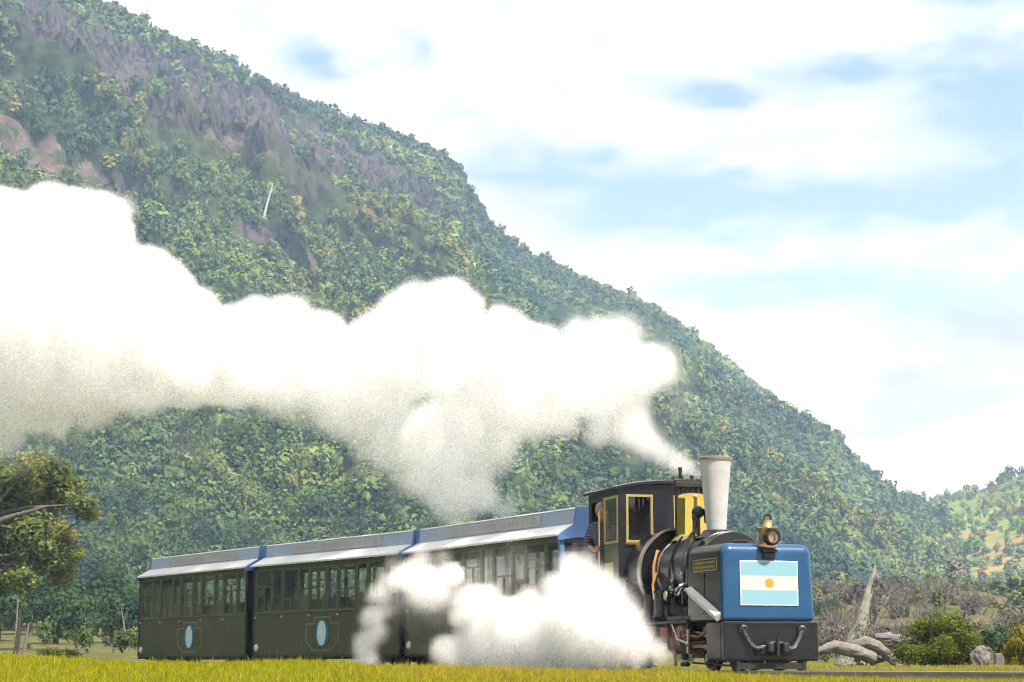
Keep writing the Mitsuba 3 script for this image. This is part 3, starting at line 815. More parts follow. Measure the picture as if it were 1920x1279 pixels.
    for k in range(5):
        a = -HL + 0.05 + (k + 0.33) * bay
        add('seat', cat(box(a - 0.36, a - 0.05, -0.44, 0.44, 0.72, 0.80, 0.02), box(a - 0.04, a + 0.03, -0.44, 0.44, 0.45, 1.38, 0.02), box(a + 0.04, a + 0.35, -0.44, 0.44, 0.72, 0.80, 0.02)), 'mat_seat', False)
    add('underframe', cat(box(-HL + 0.05, HL - 0.05, -0.30, 0.30, 0.24, 0.37), *[box(-HL + 0.3, HL - 0.3, s * 0.47 - 0.02, s * 0.47 + 0.02, 0.20, 0.26) for s in (-1, 1)]), 'mat_black_dull', False)
    for e in (-1, 1):
        bx = e * (HL - 0.85)
        add('bogie', cat(*[box(bx - 0.5, bx + 0.5, s * 0.36 - 0.02, s * 0.36 + 0.02, 0.13, 0.24, 0.01) for s in (-1, 1)], box(bx - 0.1, bx + 0.1, -0.36, 0.36, 0.14, 0.24), *[cyl((bx + t * 0.32, -0.36, 0.2), (bx + t * 0.32, 0.36, 0.2), 0.03, n=10) for t in (-1, 1)], *[box(bx + t * 0.32 - 0.06, bx + t * 0.32 + 0.06, s * 0.41 - 0.03, s * 0.41 + 0.03, 0.13, 0.26, 0.015) for t in (-1, 1) for s in (-1, 1)]), 'mat_black_dull', False)
        for t in (-1, 1):
            for s in (-1, 1):
                add('bogie__wheel', lathe([(0, 0), (0.20, 0), (0.225, 0.15), (0.20, 0.3), (0.195, 1), (0.15, 1), (0.14, 0.7), (0.06, 0.7), (0.06, 1.1), (0, 1.1)], 24, (bx + t * 0.32, s * 0.25, 0.2), (bx + t * 0.32, s * 0.31, 0.2)), 'mat_rust')
    return P


def prism_y(poly, y0, y1):
    """A polygon of (x, z) points pushed along y."""
    lo, hi = min(y0, y1), max(y0, y1)
    m = trimesh.creation.extrude_polygon(Polygon(poly), hi - lo, engine='earcut')
    v = m.vertices.copy()
    return trimesh.Trimesh(np.stack([v[:, 0], hi - v[:, 2], v[:, 1]], -1), m.faces, process=False)


def attach(root, pieces, M):
    last = {}
    for name, d, label, kind in pieces:
        up = root
        if '__' in name:
            a, name = name.split('__')
            up = last[a]
        key = num(up + '__' + name)
        last[name] = key
        scene[key] = {**d, 'to_world': M}
        if label or kind:
            labels[key] = {k: v for k, v in (('label', label), ('kind', kind)) if v}


coach_parts = build_coach()
COACH_LABELS = ['olive railway coach directly behind the locomotive, half hidden in steam', 'middle olive railway coach of the train, steam at its front end', 'last olive railway coach at the far end of the train']
RAIL_Z = 0.15
for (o, hd), lb in zip(COACHES, COACH_LABELS):
    mid = np.array(o) - heading_vec(hd) * HL
    root = thing('passenger_coach', lb, 'railway coach', 'coaches of the steam train')
    attach(root, coach_parts, place((mid[0], mid[1], RAIL_Z), hd))
    if root == 'passenger_coach':
        for k in ('passenger_coach__corner_post_002', 'passenger_coach__corner_post_003'):
            scene[k]['bsdf'] = {'type': 'ref', 'id': 'mat_roof_blue'}
            labels[k] = {'label': 'blue corner post at the front end of the coach'}

# ------------------------------------------------------------------ the locomotive (local: front face at x = 0)
LM = place((LOCO_FRONT[0], LOCO_FRONT[1], RAIL_Z), LOCO_H)
loco = thing('steam_locomotive', 'small black and blue steam locomotive with white chimney and brass dome', 'locomotive')


def lp(name, m, mt, sm=30, label=None, parent=None, kind=None):
    return part(parent or loco, name, m, mt, LM, sm, label=label, kind=kind)


# front water tank: one rounded body, cut into the black sides and the blue front
seeds = [trimesh.creation.icosphere(3, 0.13).apply_translation((x, y, 1.45)) for x in (-0.98, -0.11) for y in (-0.50, 0.50)] + [trimesh.creation.icosphere(2, 0.05).apply_translation((x, y, 0.66)) for x in (-1.06, -0.03) for y in (-0.58, 0.58)]
tank = trimesh.convex.convex_hull(np.vstack([s.vertices for s in seeds]))
tank_back = tank.slice_plane([-0.075, 0, 0], [-1, 0, 0], cap=True)
tank_front = tank.slice_plane([-0.073, 0, 0], [1, 0, 0], cap=True)
tk = lp('water_tank', tank_back, 'mat_boiler', 25, 'black front water tank side with a gold name plate')
lp('front_panel', tank_front, 'mat_blue', 25, 'blue rounded front of the water tank', tk)
lp('top_hatch', lathe([(0, 0), (0.16, 0), (0.16, 0.6), (0.14, 0.8), (0, 1)], 24, (-0.62, 0.05, 1.565), (-0.62, 0.05, 1.64)), 'mat_black', 30, None, tk)
lp('top_hatch', box(-0.30, -0.16, -0.34, -0.18, 1.575, 1.63, 0.015), 'mat_black', False, None, tk)
plate = [box(-0.86, -0.14, -0.640, -0.632, 1.245, 1.255), box(-0.86, -0.14, -0.640, -0.632, 1.385, 1.395), box(-0.86, -0.85, -0.640, -0.632, 1.255, 1.385), box(-0.15, -0.14, -0.640, -0.632, 1.255, 1.385)]
r = np.random.default_rng(3)
for z in (1.275, 1.33):
    x = -0.82
    while x < -0.2:
        w = r.uniform(0.02, 0.045)
        plate += [box(x, x + 0.009, -0.640, -0.632, z, z + 0.035), box(x + w * 0.6, x + w * 0.6 + 0.009, -0.640, -0.632, z, z + 0.035)]
        x += w + 0.012
lp('name_plate', cat(plate), 'mat_brass_dull', False, 'gold name plate with two lines of small lettering', tk)
lp('rivet_band', cat([box(-0.90, -0.10, -0.636, -0.630, 0.66, 0.69), box(-0.55, -0.53, -0.6365, -0.630, 0.70, 1.22)]), 'mat_black', False, None, tk)
rv = [sphere((0.012, s_ * 0.545, z), 0.009, 1) for s_ in (-1, 1) for z in np.arange(0.72, 1.40, 0.085)] + [sphere((0.006, y, 0.70), 0.009, 1) for y in np.arange(-0.46, 0.47, 0.115)]
lp('rivet', cat(rv), 'mat_blue', 30, None, tk, 'stuff')
lp('rivet', cat([sphere((x, -0.628, z), 0.008, 1) for x in np.arange(-0.95, -0.12, 0.09) for z in (0.715, 1.20)]), 'mat_boiler', 30, None, tk, 'stuff')
# flag
fk = lp('flag_panel', box(0.022, 0.034, -0.40, 0.40, 0.80, 1.36, 0.004), 'mat_white_enamel', False, 'panel with a flag of pale blue, white and pale blue stripes')
for z0, z1, mt in ((0.815, 0.99, 'mat_flag_blue'), (0.992, 1.168, 'mat_flag_white'), (1.17, 1.345, 'mat_flag_blue')):
    lp('stripe', box(0.0345, 0.0365, -0.385, 0.385, z0, z1), mt, False, None, fk)
sun_poly = []
for k in range(64):
    a, rr = k * np.pi / 32, (0.075 if k % 4 == 0 else 0.048 if k % 4 == 2 else 0.056)
    sun_poly.append((rr * math.cos(a), 1.08 + rr * math.sin(a)))
lp('sun', prism(sun_poly, 0.037, 0.040), 'mat_flag_sun', False, 'golden sun emblem in the middle of the flag', fk)
# front beam with hooks, chains, coupler
fb = lp('front_beam', cat(box(-0.02, 0.07, -0.65, 0.65, 0.12, 0.605, 0.015), box(-0.46, -0.03, -0.65, -0.60, 0.14, 0.59, 0.01), box(-0.46, -0.03, 0.60, 0.65, 0.14, 0.59, 0.01), box(0.071, 0.085, -0.60, 0.60, 0.565, 0.59), box(0.071, 0.085, -0.60, 0.60, 0.15, 0.175)), 'mat_black', False, 'black front beam with hooks and chains')
lp('rivet', cat([sphere((0.072, y, z), 0.010, 1) for y in np.arange(-0.60, 0.61, 0.12) for z in (0.545, 0.20)]), 'mat_black', 30, None, fb, 'stuff')
lp('guard_plate', cat(*[box(-0.1, 0.06, y - 0.03, y + 0.03, -0.03, 0.13, 0.01) for y in (-0.45, 0.45)], box(0.0, 0.05, -0.42, 0.42, 0.02, 0.10)), 'mat_black_dull', False, None, fb)
lp('coupler', cat(box(0.07, 0.22, -0.10, 0.10, 0.20, 0.36, 0.02), box(0.20, 0.30, -0.15, -0.07, 0.22, 0.34, 0.015), box(0.20, 0.30, 0.05, 0.13, 0.22, 0.34, 0.015), cyl((0.26, -0.01, 0.18), (0.26, -0.01, 0.40), 0.022, n=10), box(0.071, 0.12, -0.24, 0.24, 0.19, 0.30, 0.012)), 'mat_black_dull', False, None, fb)
for s in (-1, 1):
    a = np.linspace(0, 1.35 * np.pi, 10)
    hook = np.stack([0.10 + 0.055 * np.sin(a) * 0 + 0.03 * np.sin(a), s * 0.40 + 0.04 * np.cos(a), 0.50 + 0.045 * np.sin(a)], -1)
    lp('hook', cat(tube(hook, 0.014, 8), cyl((0.06, s * 0.40, 0.545), (0.11, s * 0.40, 0.545), 0.018, n=12)), 'mat_iron', 40, None, fb)
    lk = []
    for k in range(13):
        t = k / 12
        c = np.array([0.115 + 0.05 * t, s * (0.40 - 0.24 * t), 0.50 - 0.20 * t - 0.10 * math.sin(t * math.pi)])
        nx = np.array([0.115 + 0.05 * (t + .08), s * (0.40 - 0.24 * (t + .08)), 0.50 - 0.20 * (t + .08) - 0.10 * math.sin((t + .08) * math.pi)]) - c
        nx /= np.linalg.norm(nx)
        u = np.cross(nx, [1, 0, 0] if k % 2 else [0.3, 0.5, 0.8])
        u /= np.linalg.norm(u)
        th = np.linspace(0, 2 * np.pi, 11)
        lk.append(tube(c + 0.026 * np.cos(th)[:, None] * nx + 0.015 * np.sin(th)[:, None] * u, 0.0065, 5, cap=False))
    lp('chain', cat(lk), 'mat_iron', 40, 'steel chain hanging from a hook to the coupler', fb)
# headlamp
hl = lp('headlamp', lathe([(0, 0), (0.105, 0), (0.118, 0.04), (0.118, 0.10), (0.108, 0.14), (0.112, 0.80), (0.14, 0.92), (0.145, 0.97), (0.12, 1.0), (0, 1.04)], 28, (0.02, 0.0, 1.52), (0.02, 0.0, 1.77)), 'mat_copper', 35, 'brass headlamp with a round lens on the blue tank')
lp('vent', cat(lathe([(0, 0), (0.065, 0), (0.055, 0.5), (0.05, 1), (0, 1)], 18, (0.02, 0, 1.78), (0.02, 0, 1.85)), cyl((0.02, 0.0, 1.85), (0.02, 0.0, 1.865), 0.06, n=18)), 'mat_brass_dull', 35, None, hl)
th = np.linspace(0, np.pi, 11)
lp('handle', cat(tube(np.stack([0.02 + 0 * th, 0.05 * np.cos(th), 1.865 + 0.075 * np.sin(th)], -1), 0.012, 7), sphere((0.02, 0, 1.935), 0.022, 1)), 'mat_black', 40, None, hl)
lp('bezel', lathe([(0.07, 0), (0.105, 0), (0.108, 0.5), (0.095, 1), (0.075, 1), (0.07, 0.6), (0.07, 0)], 28, (0.08, -0.0, 1.645), (0.19, -0.0, 1.645)), 'mat_black', 35, None, hl)
lp('reflector', lathe([(0.0, 0), (0.04, 0.1), (0.068, 0.7), (0.072, 0.75), (0.03, 0.0), (0, -0.05)], 24, (0.10, 0, 1.645), (0.16, 0, 1.645)), 'mat_white_enamel', 35, None, hl)
lp('lens', lathe([(0, 0), (0.072, 0), (0.072, 0.3), (0.05, 0.75), (0, 1)], 24, (0.165, 0, 1.645), (0.195, 0, 1.645)), 'mat_lens', 35, None, hl)
lp('lamp_bracket', cat(box(-0.06, 0.09, -0.10, 0.10, 1.46, 1.50, 0.01), box(0.02, 0.06, -0.08, 0.08, 1.38, 1.46, 0.01), cyl((0.02, 0, 1.50), (0.02, 0, 1.52), 0.09, n=20)), 'mat_black', False, None, hl)
# boiler
BZ = 1.33
bl = lp('boiler', lathe([(0, 0), (0.455, 0), (0.465, 0.004), (0.465, 1), (0, 1)], 44, (-1.02, 0, BZ), (-2.78, 0, BZ)), 'mat_boiler', 35, 'black boiler barrel between the tank and the firebox')
for x in (-1.22, -1.62, -2.02, -2.44):
    lp('band', lathe([(0.464, 0), (0.474, 0.1), (0.474, 0.9), (0.464, 1)], 44, (x, 0, BZ), (x - 0.05, 0, BZ)), 'mat_steel' if x == -2.44 else 'mat_boiler', 35, None, bl)
fbx = lp('firebox', cat(lathe([(0.40, 0), (0.585, 0), (0.60, 0.03), (0.60, 0.97), (0.585, 1), (0, 1)], 44, (-2.80, 0, BZ), (-3.38, 0, BZ)), box(-3.37, -2.86, -0.52, 0.52, 0.42, 1.25, 0.03)), 'mat_black', 35, 'fat black firebox casing in front of the cab')
a = np.linspace(-0.30 * np.pi, 1.30 * np.pi, 60)
ring_pts = np.stack([np.full(60, -2.76), 0.605 * np.cos(a), BZ + 0.605 * np.sin(a)], -1)
rr_ = [box(-0.05, 0.05, -0.02, 0.02, -0.01, 0.01)]
quad_v, quad_f = [], []
for k in range(60):
    e = np.array([0, math.cos(a[k]), math.sin(a[k])])
    for dx, drr in ((0.055, 0.0), (0.055, 0.022), (-0.055, 0.022), (-0.055, 0.0)):
        quad_v.append(ring_pts[k] + [dx, 0, 0] + e * drr)
for k in range(59):
    for j in range(4):
        q = (4 * k + j, 4 * k + (j + 1) % 4, 4 * k + 4 + (j + 1) % 4, 4 * k + 4 + j)
        quad_f += [q[:3], (q[0], q[2], q[3])]
quad_f += [(0, 1, 2), (0, 2, 3), (236, 238, 237), (236, 239, 238)]
lp('ring', trimesh.Trimesh(quad_v, quad_f, process=False), 'mat_steel', 30, 'bright steel ring round the firebox front', fbx)
lp('ring_leg', cat(box(-2.81, -2.70, -0.56, -0.48, 0.42, 0.84, 0.01)), 'mat_steel', False, None, fbx)
# chimney and dome
ck = lp('chimney', lathe([(0, 0), (0.17, 0), (0.15, 0.03), (0.125, 0.07), (0.132, 0.12), (0.205, 0.965), (0.212, 0.97), (0.212, 0.985), (0.19, 0.985), (0.12, 0.3), (0, 0.3)], 40, (-1.53, 0, 1.76), (-1.53, 0, 2.79)), 'mat_chimney', 30, 'tall white chimney flaring towards the top')
lp('rim', lathe([(0.205, 0), (0.222, 0.1), (0.224, 0.8), (0.205, 1), (0.185, 1), (0.185, 0), (0.205, 0)], 40, (-1.53, 0, 2.765), (-1.53, 0, 2.815)), 'mat_rim', 35, 'brownish grey rim round the chimney top', ck)
for zz in (1.96, 2.62):
    rr0 = np.interp(zz, [1.76 + .12 * 1.03, 1.76 + .965 * 1.03], [0.132, 0.205])
    lp('band', lathe([(rr0 - 0.004, 0), (rr0 + 0.004, 0.1), (rr0 + 0.006, 0.9), (rr0 - 0.002, 1)], 40, (-1.53, 0, zz), (-1.53, 0, zz + 0.035)), 'mat_chimney', 35, None, ck)
lp('saddle', lathe([(0.30, 0), (0.22, 0.4), (0.165, 1), (0, 1)], 32, (-1.53, 0, 1.73), (-1.53, 0, 1.84)), 'mat_black', 35, None, ck)
dm = lp('steam_dome', lathe([(0.235, 0), (0.225, 0.06), (0.205, 0.10), (0.203, 0.86), (0.195, 0.92), (0.17, 0.965), (0.12, 0.99), (0.0, 1.0)], 40, (-2.33, 0, 1.76), (-2.33, 0, 2.40)), 'mat_brass', 35, 'tall polished brass steam dome')
lp('flange', lathe([(0.29, 0), (0.26, 0.6), (0.235, 1), (0, 1)], 32, (-2.33, 0, 1.74), (-2.33, 0, 1.80)), 'mat_brass_dull', 35, None, dm)
vl = lp('safety_valve', cat(cyl((-2.62, 0.10, 1.75), (-2.62, 0.10, 2.36), 0.05, n=14), cyl((-2.62, 0.10, 2.36), (-2.62, 0.10, 2.44), 0.075, 0.03, n=14), *[cyl((-2.62 + 0.01 * k, -0.10 + 0.075 * k, 1.75), (-2.62 + 0.01 * k, -0.10 + 0.075 * k, 2.62 + 0.05 * (k % 2)), 0.026, n=10) for k in range(6)], cyl((-2.62, -0.14, 2.60), (-2.57, 0.34, 2.60), 0.025, n=10), cyl((-2.62, -0.04, 2.62), (-2.62, -0.04, 2.78), 0.018, 0.03, n=10), box(-2.66, -2.54, -0.14, 0.34, 2.50, 2.58, 0.01)), 'mat_black_dull', 35, 'cluster of black safety valves and whistle behind the dome')
bell = lp('bell_pump', cat(sphere((-1.83, -0.13, 2.10), 0.085, 2), cyl((-1.83, -0.13, 1.76), (-1.83, -0.13, 2.08), 0.028, n=10), cyl((-1.80, -0.22, 1.72), (-1.83, -0.15, 2.05), 0.016, n=8), cyl((-1.75, -0.02, 1.95), (-1.75, -0.02, 2.14), 0.05, 0.065, n=14), cyl((-1.75, -0.02, 1.77), (-1.75, -0.02, 1.96), 0.02, n=8), cyl((-1.90, -0.13, 2.12), (-1.70, -0.03, 2.12), 0.02, n=8)), 'mat_black', 35, 'dark valve gear between dome and chimney')
lp('whistle_pipe', cat(tube([(-1.86, -0.20, 1.82), (-1.75, -0.28, 1.78), (-1.62, -0.40, 1.66), (-1.5, -0.48, 1.45), (-1.45, -0.52, 1.1), (-1.42, -0.55, 0.85)], 0.022, 8), tube([(-2.1, -0.25, 1.78), (-2.05, -0.40, 1.62), (-2.0, -0.485, 1.42), (-1.98, -0.52, 1.1)], 0.016, 8), tube([(-1.2, -0.34, 1.68), (-1.3, -0.46, 1.5), (-1.28, -0.52, 1.2), (-1.2, -0.54, 0.9)], 0.024, 8)), 'mat_black', 40, None, bl)
lp('pipe', cat(tube([(-2.55, -0.42, 1.62), (-2.5, -0.50, 1.4), (-2.45, -0.53, 1.05), (-2.3, -0.55, 0.85)], 0.025, 8), tube([(-2.40, -0.50, 1.30), (-2.38, -0.56, 1.15), (-2.36, -0.55, 0.95)], 0.028, 8)), 'mat_copper', 40, 'copper feed pipes down the boiler side', bl)
lp('injector', cat(cyl((-2.15, -0.56, 0.72), (-2.15, -0.56, 1.02), 0.085, n=18), cyl((-2.15, -0.56, 1.02), (-2.15, -0.56, 1.06), 0.10, n=18), cyl((-2.15, -0.56, 0.70), (-2.15, -0.56, 0.73), 0.10, n=18), cyl((-1.82, -0.62, 0.98), (-1.82, -0.52, 0.98), 0.07, n=18), cyl((-1.70, -0.55, 0.74), (-1.70, -0.55, 0.95), 0.04, n=12)), 'mat_black', 35, None, bl)
lp('gauge', cat(lathe([(0, 0), (0.055, 0), (0.055, 1), (0, 1)], 18, (-1.82, -0.62, 0.98), (-1.82, -0.632, 0.98))), 'mat_cream_panel', 35, None, bl)
vv_ = []
r = np.random.default_rng(12)
for k in range(16):
    c = np.array([r.uniform(-2.0, -1.1), r.uniform(-0.58, -0.46), r.uniform(1.0, 1.28)])
    vv_.append(cyl(c, c + r.normal(0, 0.06, 3), r.uniform(0.012, 0.03), n=8))
    vv_.append(sphere(c, r.uniform(0.02, 0.035), 1))
lp('valve_cluster', cat(vv_), 'mat_steel', 40, 'cluster of small steel valves beside the boiler', bl, kind='stuff')
# cab
x0, x1, cw = -4.52, -3.34, 0.68
cab = lp('cab', cat(box(x0, x1, cw - 0.03, cw, 0.55, 1.75), box(x0, x0 + 0.03, -cw, cw, 0.55, 2.55),
                    box(-3.90, x1, -cw, -cw + 0.03, 2.44, 2.55), box(x0 + 0.03, -3.90, -cw, -cw + 0.03, 2.40, 2.55), box(x0 + 0.03, x0 + 0.10, -cw, -cw + 0.03, 0.72, 2.40), box(-3.96, -3.90, -cw, -cw + 0.03, 0.72, 2.44), box(-3.36, x1, -cw, -cw + 0.03, 0.55, 2.44),
                    box(x0, x1 - .03, cw - 0.03, cw, 2.42, 2.55), box(x0 + .03, x0 + 0.12, cw - 0.03, cw, 1.75, 2.42), box(-3.44, x1 - .03, cw - 0.03, cw, 1.75, 2.42),
                    box(x1 - 0.03, x1 - 0.002, -cw + .031, cw - .031, 0.6, 1.78), box(x1 - 0.03, x1 - 0.002, -cw + .031, cw - .031, 2.45, 2.60), *[box(x1 - 0.03, x1 - 0.002, a_, b_, 1.78, 2.45) for a_, b_ in ((-cw + .031, -0.57), (-0.16, 0.16), (0.57, cw - .031))]), 'mat_cab', False, 'black cab with brass framed windows and open side doorway')
arch = [(y, 2.55 + 0.10 * (1 - (y / 0.74) ** 2)) for y in np.linspace(-0.74, 0.74, 17)]
lp('roof', prism(arch + [(y, z - 0.035) for y, z in arch[::-1]], x0 - 0.06, x1 + 0.05), 'mat_cab', 30, 'low arched dark cab roof', cab)
lp('roof__rib', cat([tube([(x, y, z + 0.004) for y, z in arch], 0.012, 6) for x in (x0 - 0.04, x1 + 0.03)]), 'mat_black', 40, None, cab)
lp('roof__ventilator', box(-4.15, -3.70, -0.22, 0.22, 2.655, 2.69, 0.01), 'mat_black', False, None, cab)
for s in (-1, 1):
    a_, b_ = sorted((s * 0.57, s * 0.16))
    wk = lp('window', cat(box(x1 - 0.01, x1 + 0.012, a_, b_, 2.42, 2.455), box(x1 - 0.01, x1 + 0.012, a_, b_, 1.775, 1.81), box(x1 - 0.01, x1 + 0.012, a_, a_ + 0.035, 1.81, 2.42), box(x1 - 0.01, x1 + 0.012, b_ - 0.035, b_, 1.81, 2.42)), 'mat_brass_dull', False, 'brass framed front window of the cab', cab)
    lp('pane', box(x1 - 0.016, x1 - 0.015, a_ + 0.01, b_ - 0.01, 1.79, 2.44).slice_plane([x1 - 0.0155, 0, 0], [1, 0, 0]), 'mat_pane', False, None, wk)
wk = lp('window', cat(ring_frame(-3.90, -3.36, 1.77, 2.44, -cw, 0.035, 0.012)), 'mat_brass_dull', False, 'brass framed side window of the cab', cab)
lp('pane', box(-3.89, -3.37, -cw - 0.0005, -cw + 0.0005, 1.78, 2.43).slice_plane([0, -cw, 0], [0, -1, 0]), 'mat_pane', False, None, wk)
lp('window_sill', box(x1 - 0.002, x1 + 0.03, -0.59, -0.14, 1.745, 1.774), 'mat_copper', False, None, cab)
lp('side_panel', box(-3.90, -3.36, -cw - 0.004, -cw + 0.018, 0.60, 1.768, 0.003), 'mat_olive_trim', False, None, cab)
lp('lining', cat(box(-3.86, -3.55, -cw - 0.007, -cw - 0.0045, 0.95, 1.50)), 'mat_cream_panel', False, 'cream panel low on the cab side', cab)
lp('step_post', cat(cyl((-3.47, -cw - 0.03, 0.52), (-3.47, -cw - 0.03, 1.22), 0.025, n=10), cyl((-3.58, -cw - 0.03, 0.52), (-3.58, -cw - 0.03, 1.22), 0.025, n=10)), 'mat_tan', 40, None, cab)
lp('floor', box(x0 + 0.03, x1 - 0.03, -cw + 0.02, cw - 0.03, 0.66, 0.72), 'mat_dark_inside', False, None, cab)
lp('handrail', cat(cyl((-3.95, -cw - 0.06, 1.45), (-3.95, -cw - 0.06, 2.25), 0.014, n=10), cyl((-3.95, -cw - 0.06, 1.47), (-3.95, -cw, 1.47), 0.012, n=8), cyl((-3.95, -cw - 0.06, 2.23), (-3.95, -cw, 2.23), 0.012, n=8)), 'mat_brass', 40, 'vertical brass handrail beside the cab doorway', cab)
lp('backhead', cat(box(-3.62, -3.38, -0.42, 0.42, 0.72, 1.75, 0.03), cyl((-3.62, 0.1, 1.2), (-3.68, 0.1, 1.2), 0.16, n=20), *[cyl((-3.62, y, 1.62), (-3.72, y, 1.62), 0.03, n=8) for y in (-0.3, -0.1, 0.15, 0.3)]), 'mat_black_dull', False, None, cab)
lp('step', cat(box(-4.42, -3.98, -0.74, -0.62, 0.30, 0.33), box(-4.42, -4.39, -0.72, -0.66, 0.33, 0.66), box(-4.01, -3.98, -0.72, -0.66, 0.33, 0.66)), 'mat_black_dull', False, None, cab)
# white slanting plate by the tank
lp('slanting_plate', cat(tube([(-0.98, -0.645, 1.02), (-0.06, -0.655, 0.655)], 0.06, 4)), 'mat_white_enamel', False, 'bright white slanting bar along the tank side')
lp('running_board', cat(box(-2.75, -1.05, -0.66, -0.36, 0.60, 0.64, 0.01), box(-2.75, -1.05, 0.36, 0.66, 0.60, 0.64, 0.01), box(-1.75, -1.00, -0.64, -0.42, 0.645, 0.70, 0.01)), 'mat_black_dull', False)
lp('cradle_frame', cat(*[box(-5.0, -0.9, s * 0.34 - 0.025, s * 0.34 + 0.025, 0.44, 0.60) for s in (-1, 1)], box(-3.3, -1.1, -0.3, 0.3, 0.50, 0.58)), 'mat_black_dull', False)


lp('air_pump', cat(cyl((-2.48, -0.58, 0.66), (-2.48, -0.58, 0.98), 0.075, n=18), cyl((-2.48, -0.58, 0.98), (-2.48, -0.58, 1.01), 0.09, n=18), cyl((-2.48, -0.58, 0.80), (-2.48, -0.58, 0.83), 0.088, n=18)), 'mat_boiler', 35)
lp('drain_pipe', cat(tube([(-1.55, -0.60, 0.60), (-1.52, -0.66, 0.42), (-1.40, -0.68, 0.20), (-1.42, -0.66, 0.06)], 0.018, 7), tube([(-1.15, -0.60, 0.60), (-1.12, -0.64, 0.45), (-0.75, -0.62, 0.42), (-0.5, -0.60, 0.50)], 0.022, 7), tube([(-1.9, -0.58, 0.60), (-1.95, -0.60, 0.40), (-2.2, -0.60, 0.34), (-2.5, -0.56, 0.40)], 0.026, 7)), 'mat_rust', 40)
lp('sand_box', cat(box(-2.05, -1.80, -0.62, -0.46, 0.36, 0.58, 0.02), box(-1.42, -1.22, -0.64, -0.50, 0.40, 0.585, 0.02), cyl((-1.32, -0.66, 0.46), (-1.32, -0.60, 0.46), 0.05, n=14)), 'mat_red', False)
lp('lever', cat(tube([(-1.6, -0.64, 0.62), (-1.35, -0.66, 0.40), (-1.0, -0.66, 0.34)], 0.014, 6), tube([(-1.0, -0.66, 0.52), (-1.02, -0.66, 0.22)], 0.02, 6), sphere((-1.0, -0.67, 0.34), 0.035, 1)), 'mat_steel', 40)


def engine_unit(xc, key):
    """Frames, wheels, cylinders and rods of one power bogie centred at xc."""
    eu = lp(key, cat(*[box(xc - 1.1, xc + 0.62, s * 0.24 - 0.015, s * 0.24 + 0.015, 0.16, 0.44) for s in (-1, 1)], box(xc - 0.95, xc + 0.62, -0.22, 0.22, 0.34, 0.43), *[cyl((xc + t, -0.3, 0.26), (xc + t, 0.3, 0.26), 0.035, n=10) for t in (-0.32, 0.42)]), 'mat_red', False, 'red brown bogie frame with wheels and rods under the locomotive')
    for s in (-1, 1):
        for t in (-0.32, 0.42):
            prof_w = [(0, 0), (0.25, 0), (0.285, 0.15), (0.26, 0.3), (0.255, 1), (0.215, 1), (0.205, 0.6), (0.08, 0.6), (0.08, 1.15), (0, 1.15)]
            wk_ = lp('wheel', lathe(prof_w, 30, (xc + t, s * 0.255, 0.26), (xc + t, s * 0.325, 0.26)), 'mat_black', 30, None, eu)
            sp = [cyl((xc + t, s * 0.325, 0.26), (xc + t + 0.21 * math.cos(q_), s * 0.315, 0.26 + 0.21 * math.sin(q_)), 0.016, n=6) for q_ in np.arange(8) * np.pi / 4]
            lp('spokes', cat(sp), 'mat_rust', False, None, wk_)
        lp('coupling_rod', cat(box(xc - 0.40, xc + 0.50, s * 0.365 - 0.012, s * 0.365 + 0.012, 0.135, 0.185, 0.006), *[cyl((xc + t, s * 0.35, 0.16), (xc + t, s * 0.39, 0.16), 0.05, n=14) for t in (-0.32, 0.42)]), 'mat_steel', 30, None, eu)
        lp('connecting_rod', cat(tube([(xc + 0.42, s * 0.41, 0.16), (xc - 0.62, s * 0.43, 0.36)], 0.026, 6), cyl((xc + 0.42, s * 0.39, 0.16), (xc + 0.42, s * 0.44, 0.16), 0.055, n=14)), 'mat_steel', 30, None, eu)
        lp('cylinder', cat(cyl((xc - 1.05, s * 0.48, 0.36), (xc - 0.66, s * 0.48, 0.36), 0.13, n=22), cyl((xc - 1.08, s * 0.48, 0.36), (xc - 1.05, s * 0.48, 0.36), 0.15, n=22), cyl((xc - 0.66, s * 0.48, 0.36), (xc - 0.63, s * 0.48, 0.36), 0.15, n=22), box(xc - 1.02, xc - 0.68, s * 0.48 - 0.10, s * 0.48 + 0.10, 0.46, 0.57, 0.015), cyl((xc - 0.63, s * 0.48, 0.36), (xc - 0.2, s * 0.46, 0.36), 0.018, n=8)), 'mat_rust', 30, None, eu)
        lp('valve_gear', cat(tube([(xc - 0.15, s * 0.44, 0.52), (xc - 0.12, s * 0.45, 0.36), (xc - 0.02, s * 0.44, 0.22)], 0.022, 6), tube([(xc - 0.62, s * 0.46, 0.50), (xc - 0.12, s * 0.45, 0.46)], 0.016, 6), box(xc - 0.28, xc - 0.05, s * 0.42 - 0.03, s * 0.42 + 0.03, 0.42, 0.56, 0.01), box(xc - 0.62, xc - 0.15, s * 0.44 - 0.02, s * 0.44 + 0.02, 0.29, 0.33)), 'mat_tan', 30, None, eu)
        lp('brake_gear', cat(box(xc + 0.02, xc + 0.08, s * 0.30 - 0.03, s * 0.30 + 0.03, 0.10, 0.36, 0.01), cyl((xc - 0.75, s * 0.40, 0.10), (xc + 0.5, s * 0.40, 0.06), 0.014, n=6), sphere((xc - 0.85, s * 0.46, 0.18), 0.05, 1), cyl((xc - 0.95, s * 0.46, 0.08), (xc - 0.75, s * 0.46, 0.08), 0.03, n=8)), 'mat_black_dull', 30, None, eu)


engine_unit(-0.72, 'front_bogie')
engine_unit(-5.15, 'rear_bogie')
lp('coal_bunker', cat(box(-6.15, -4.70, -0.56, 0.56, 0.62, 1.30, 0.03), box(-6.15, -5.4, -0.54, 0.54, 1.31, 1.42, 0.03)), 'mat_black', False, 'low black rear bunker behind the cab')


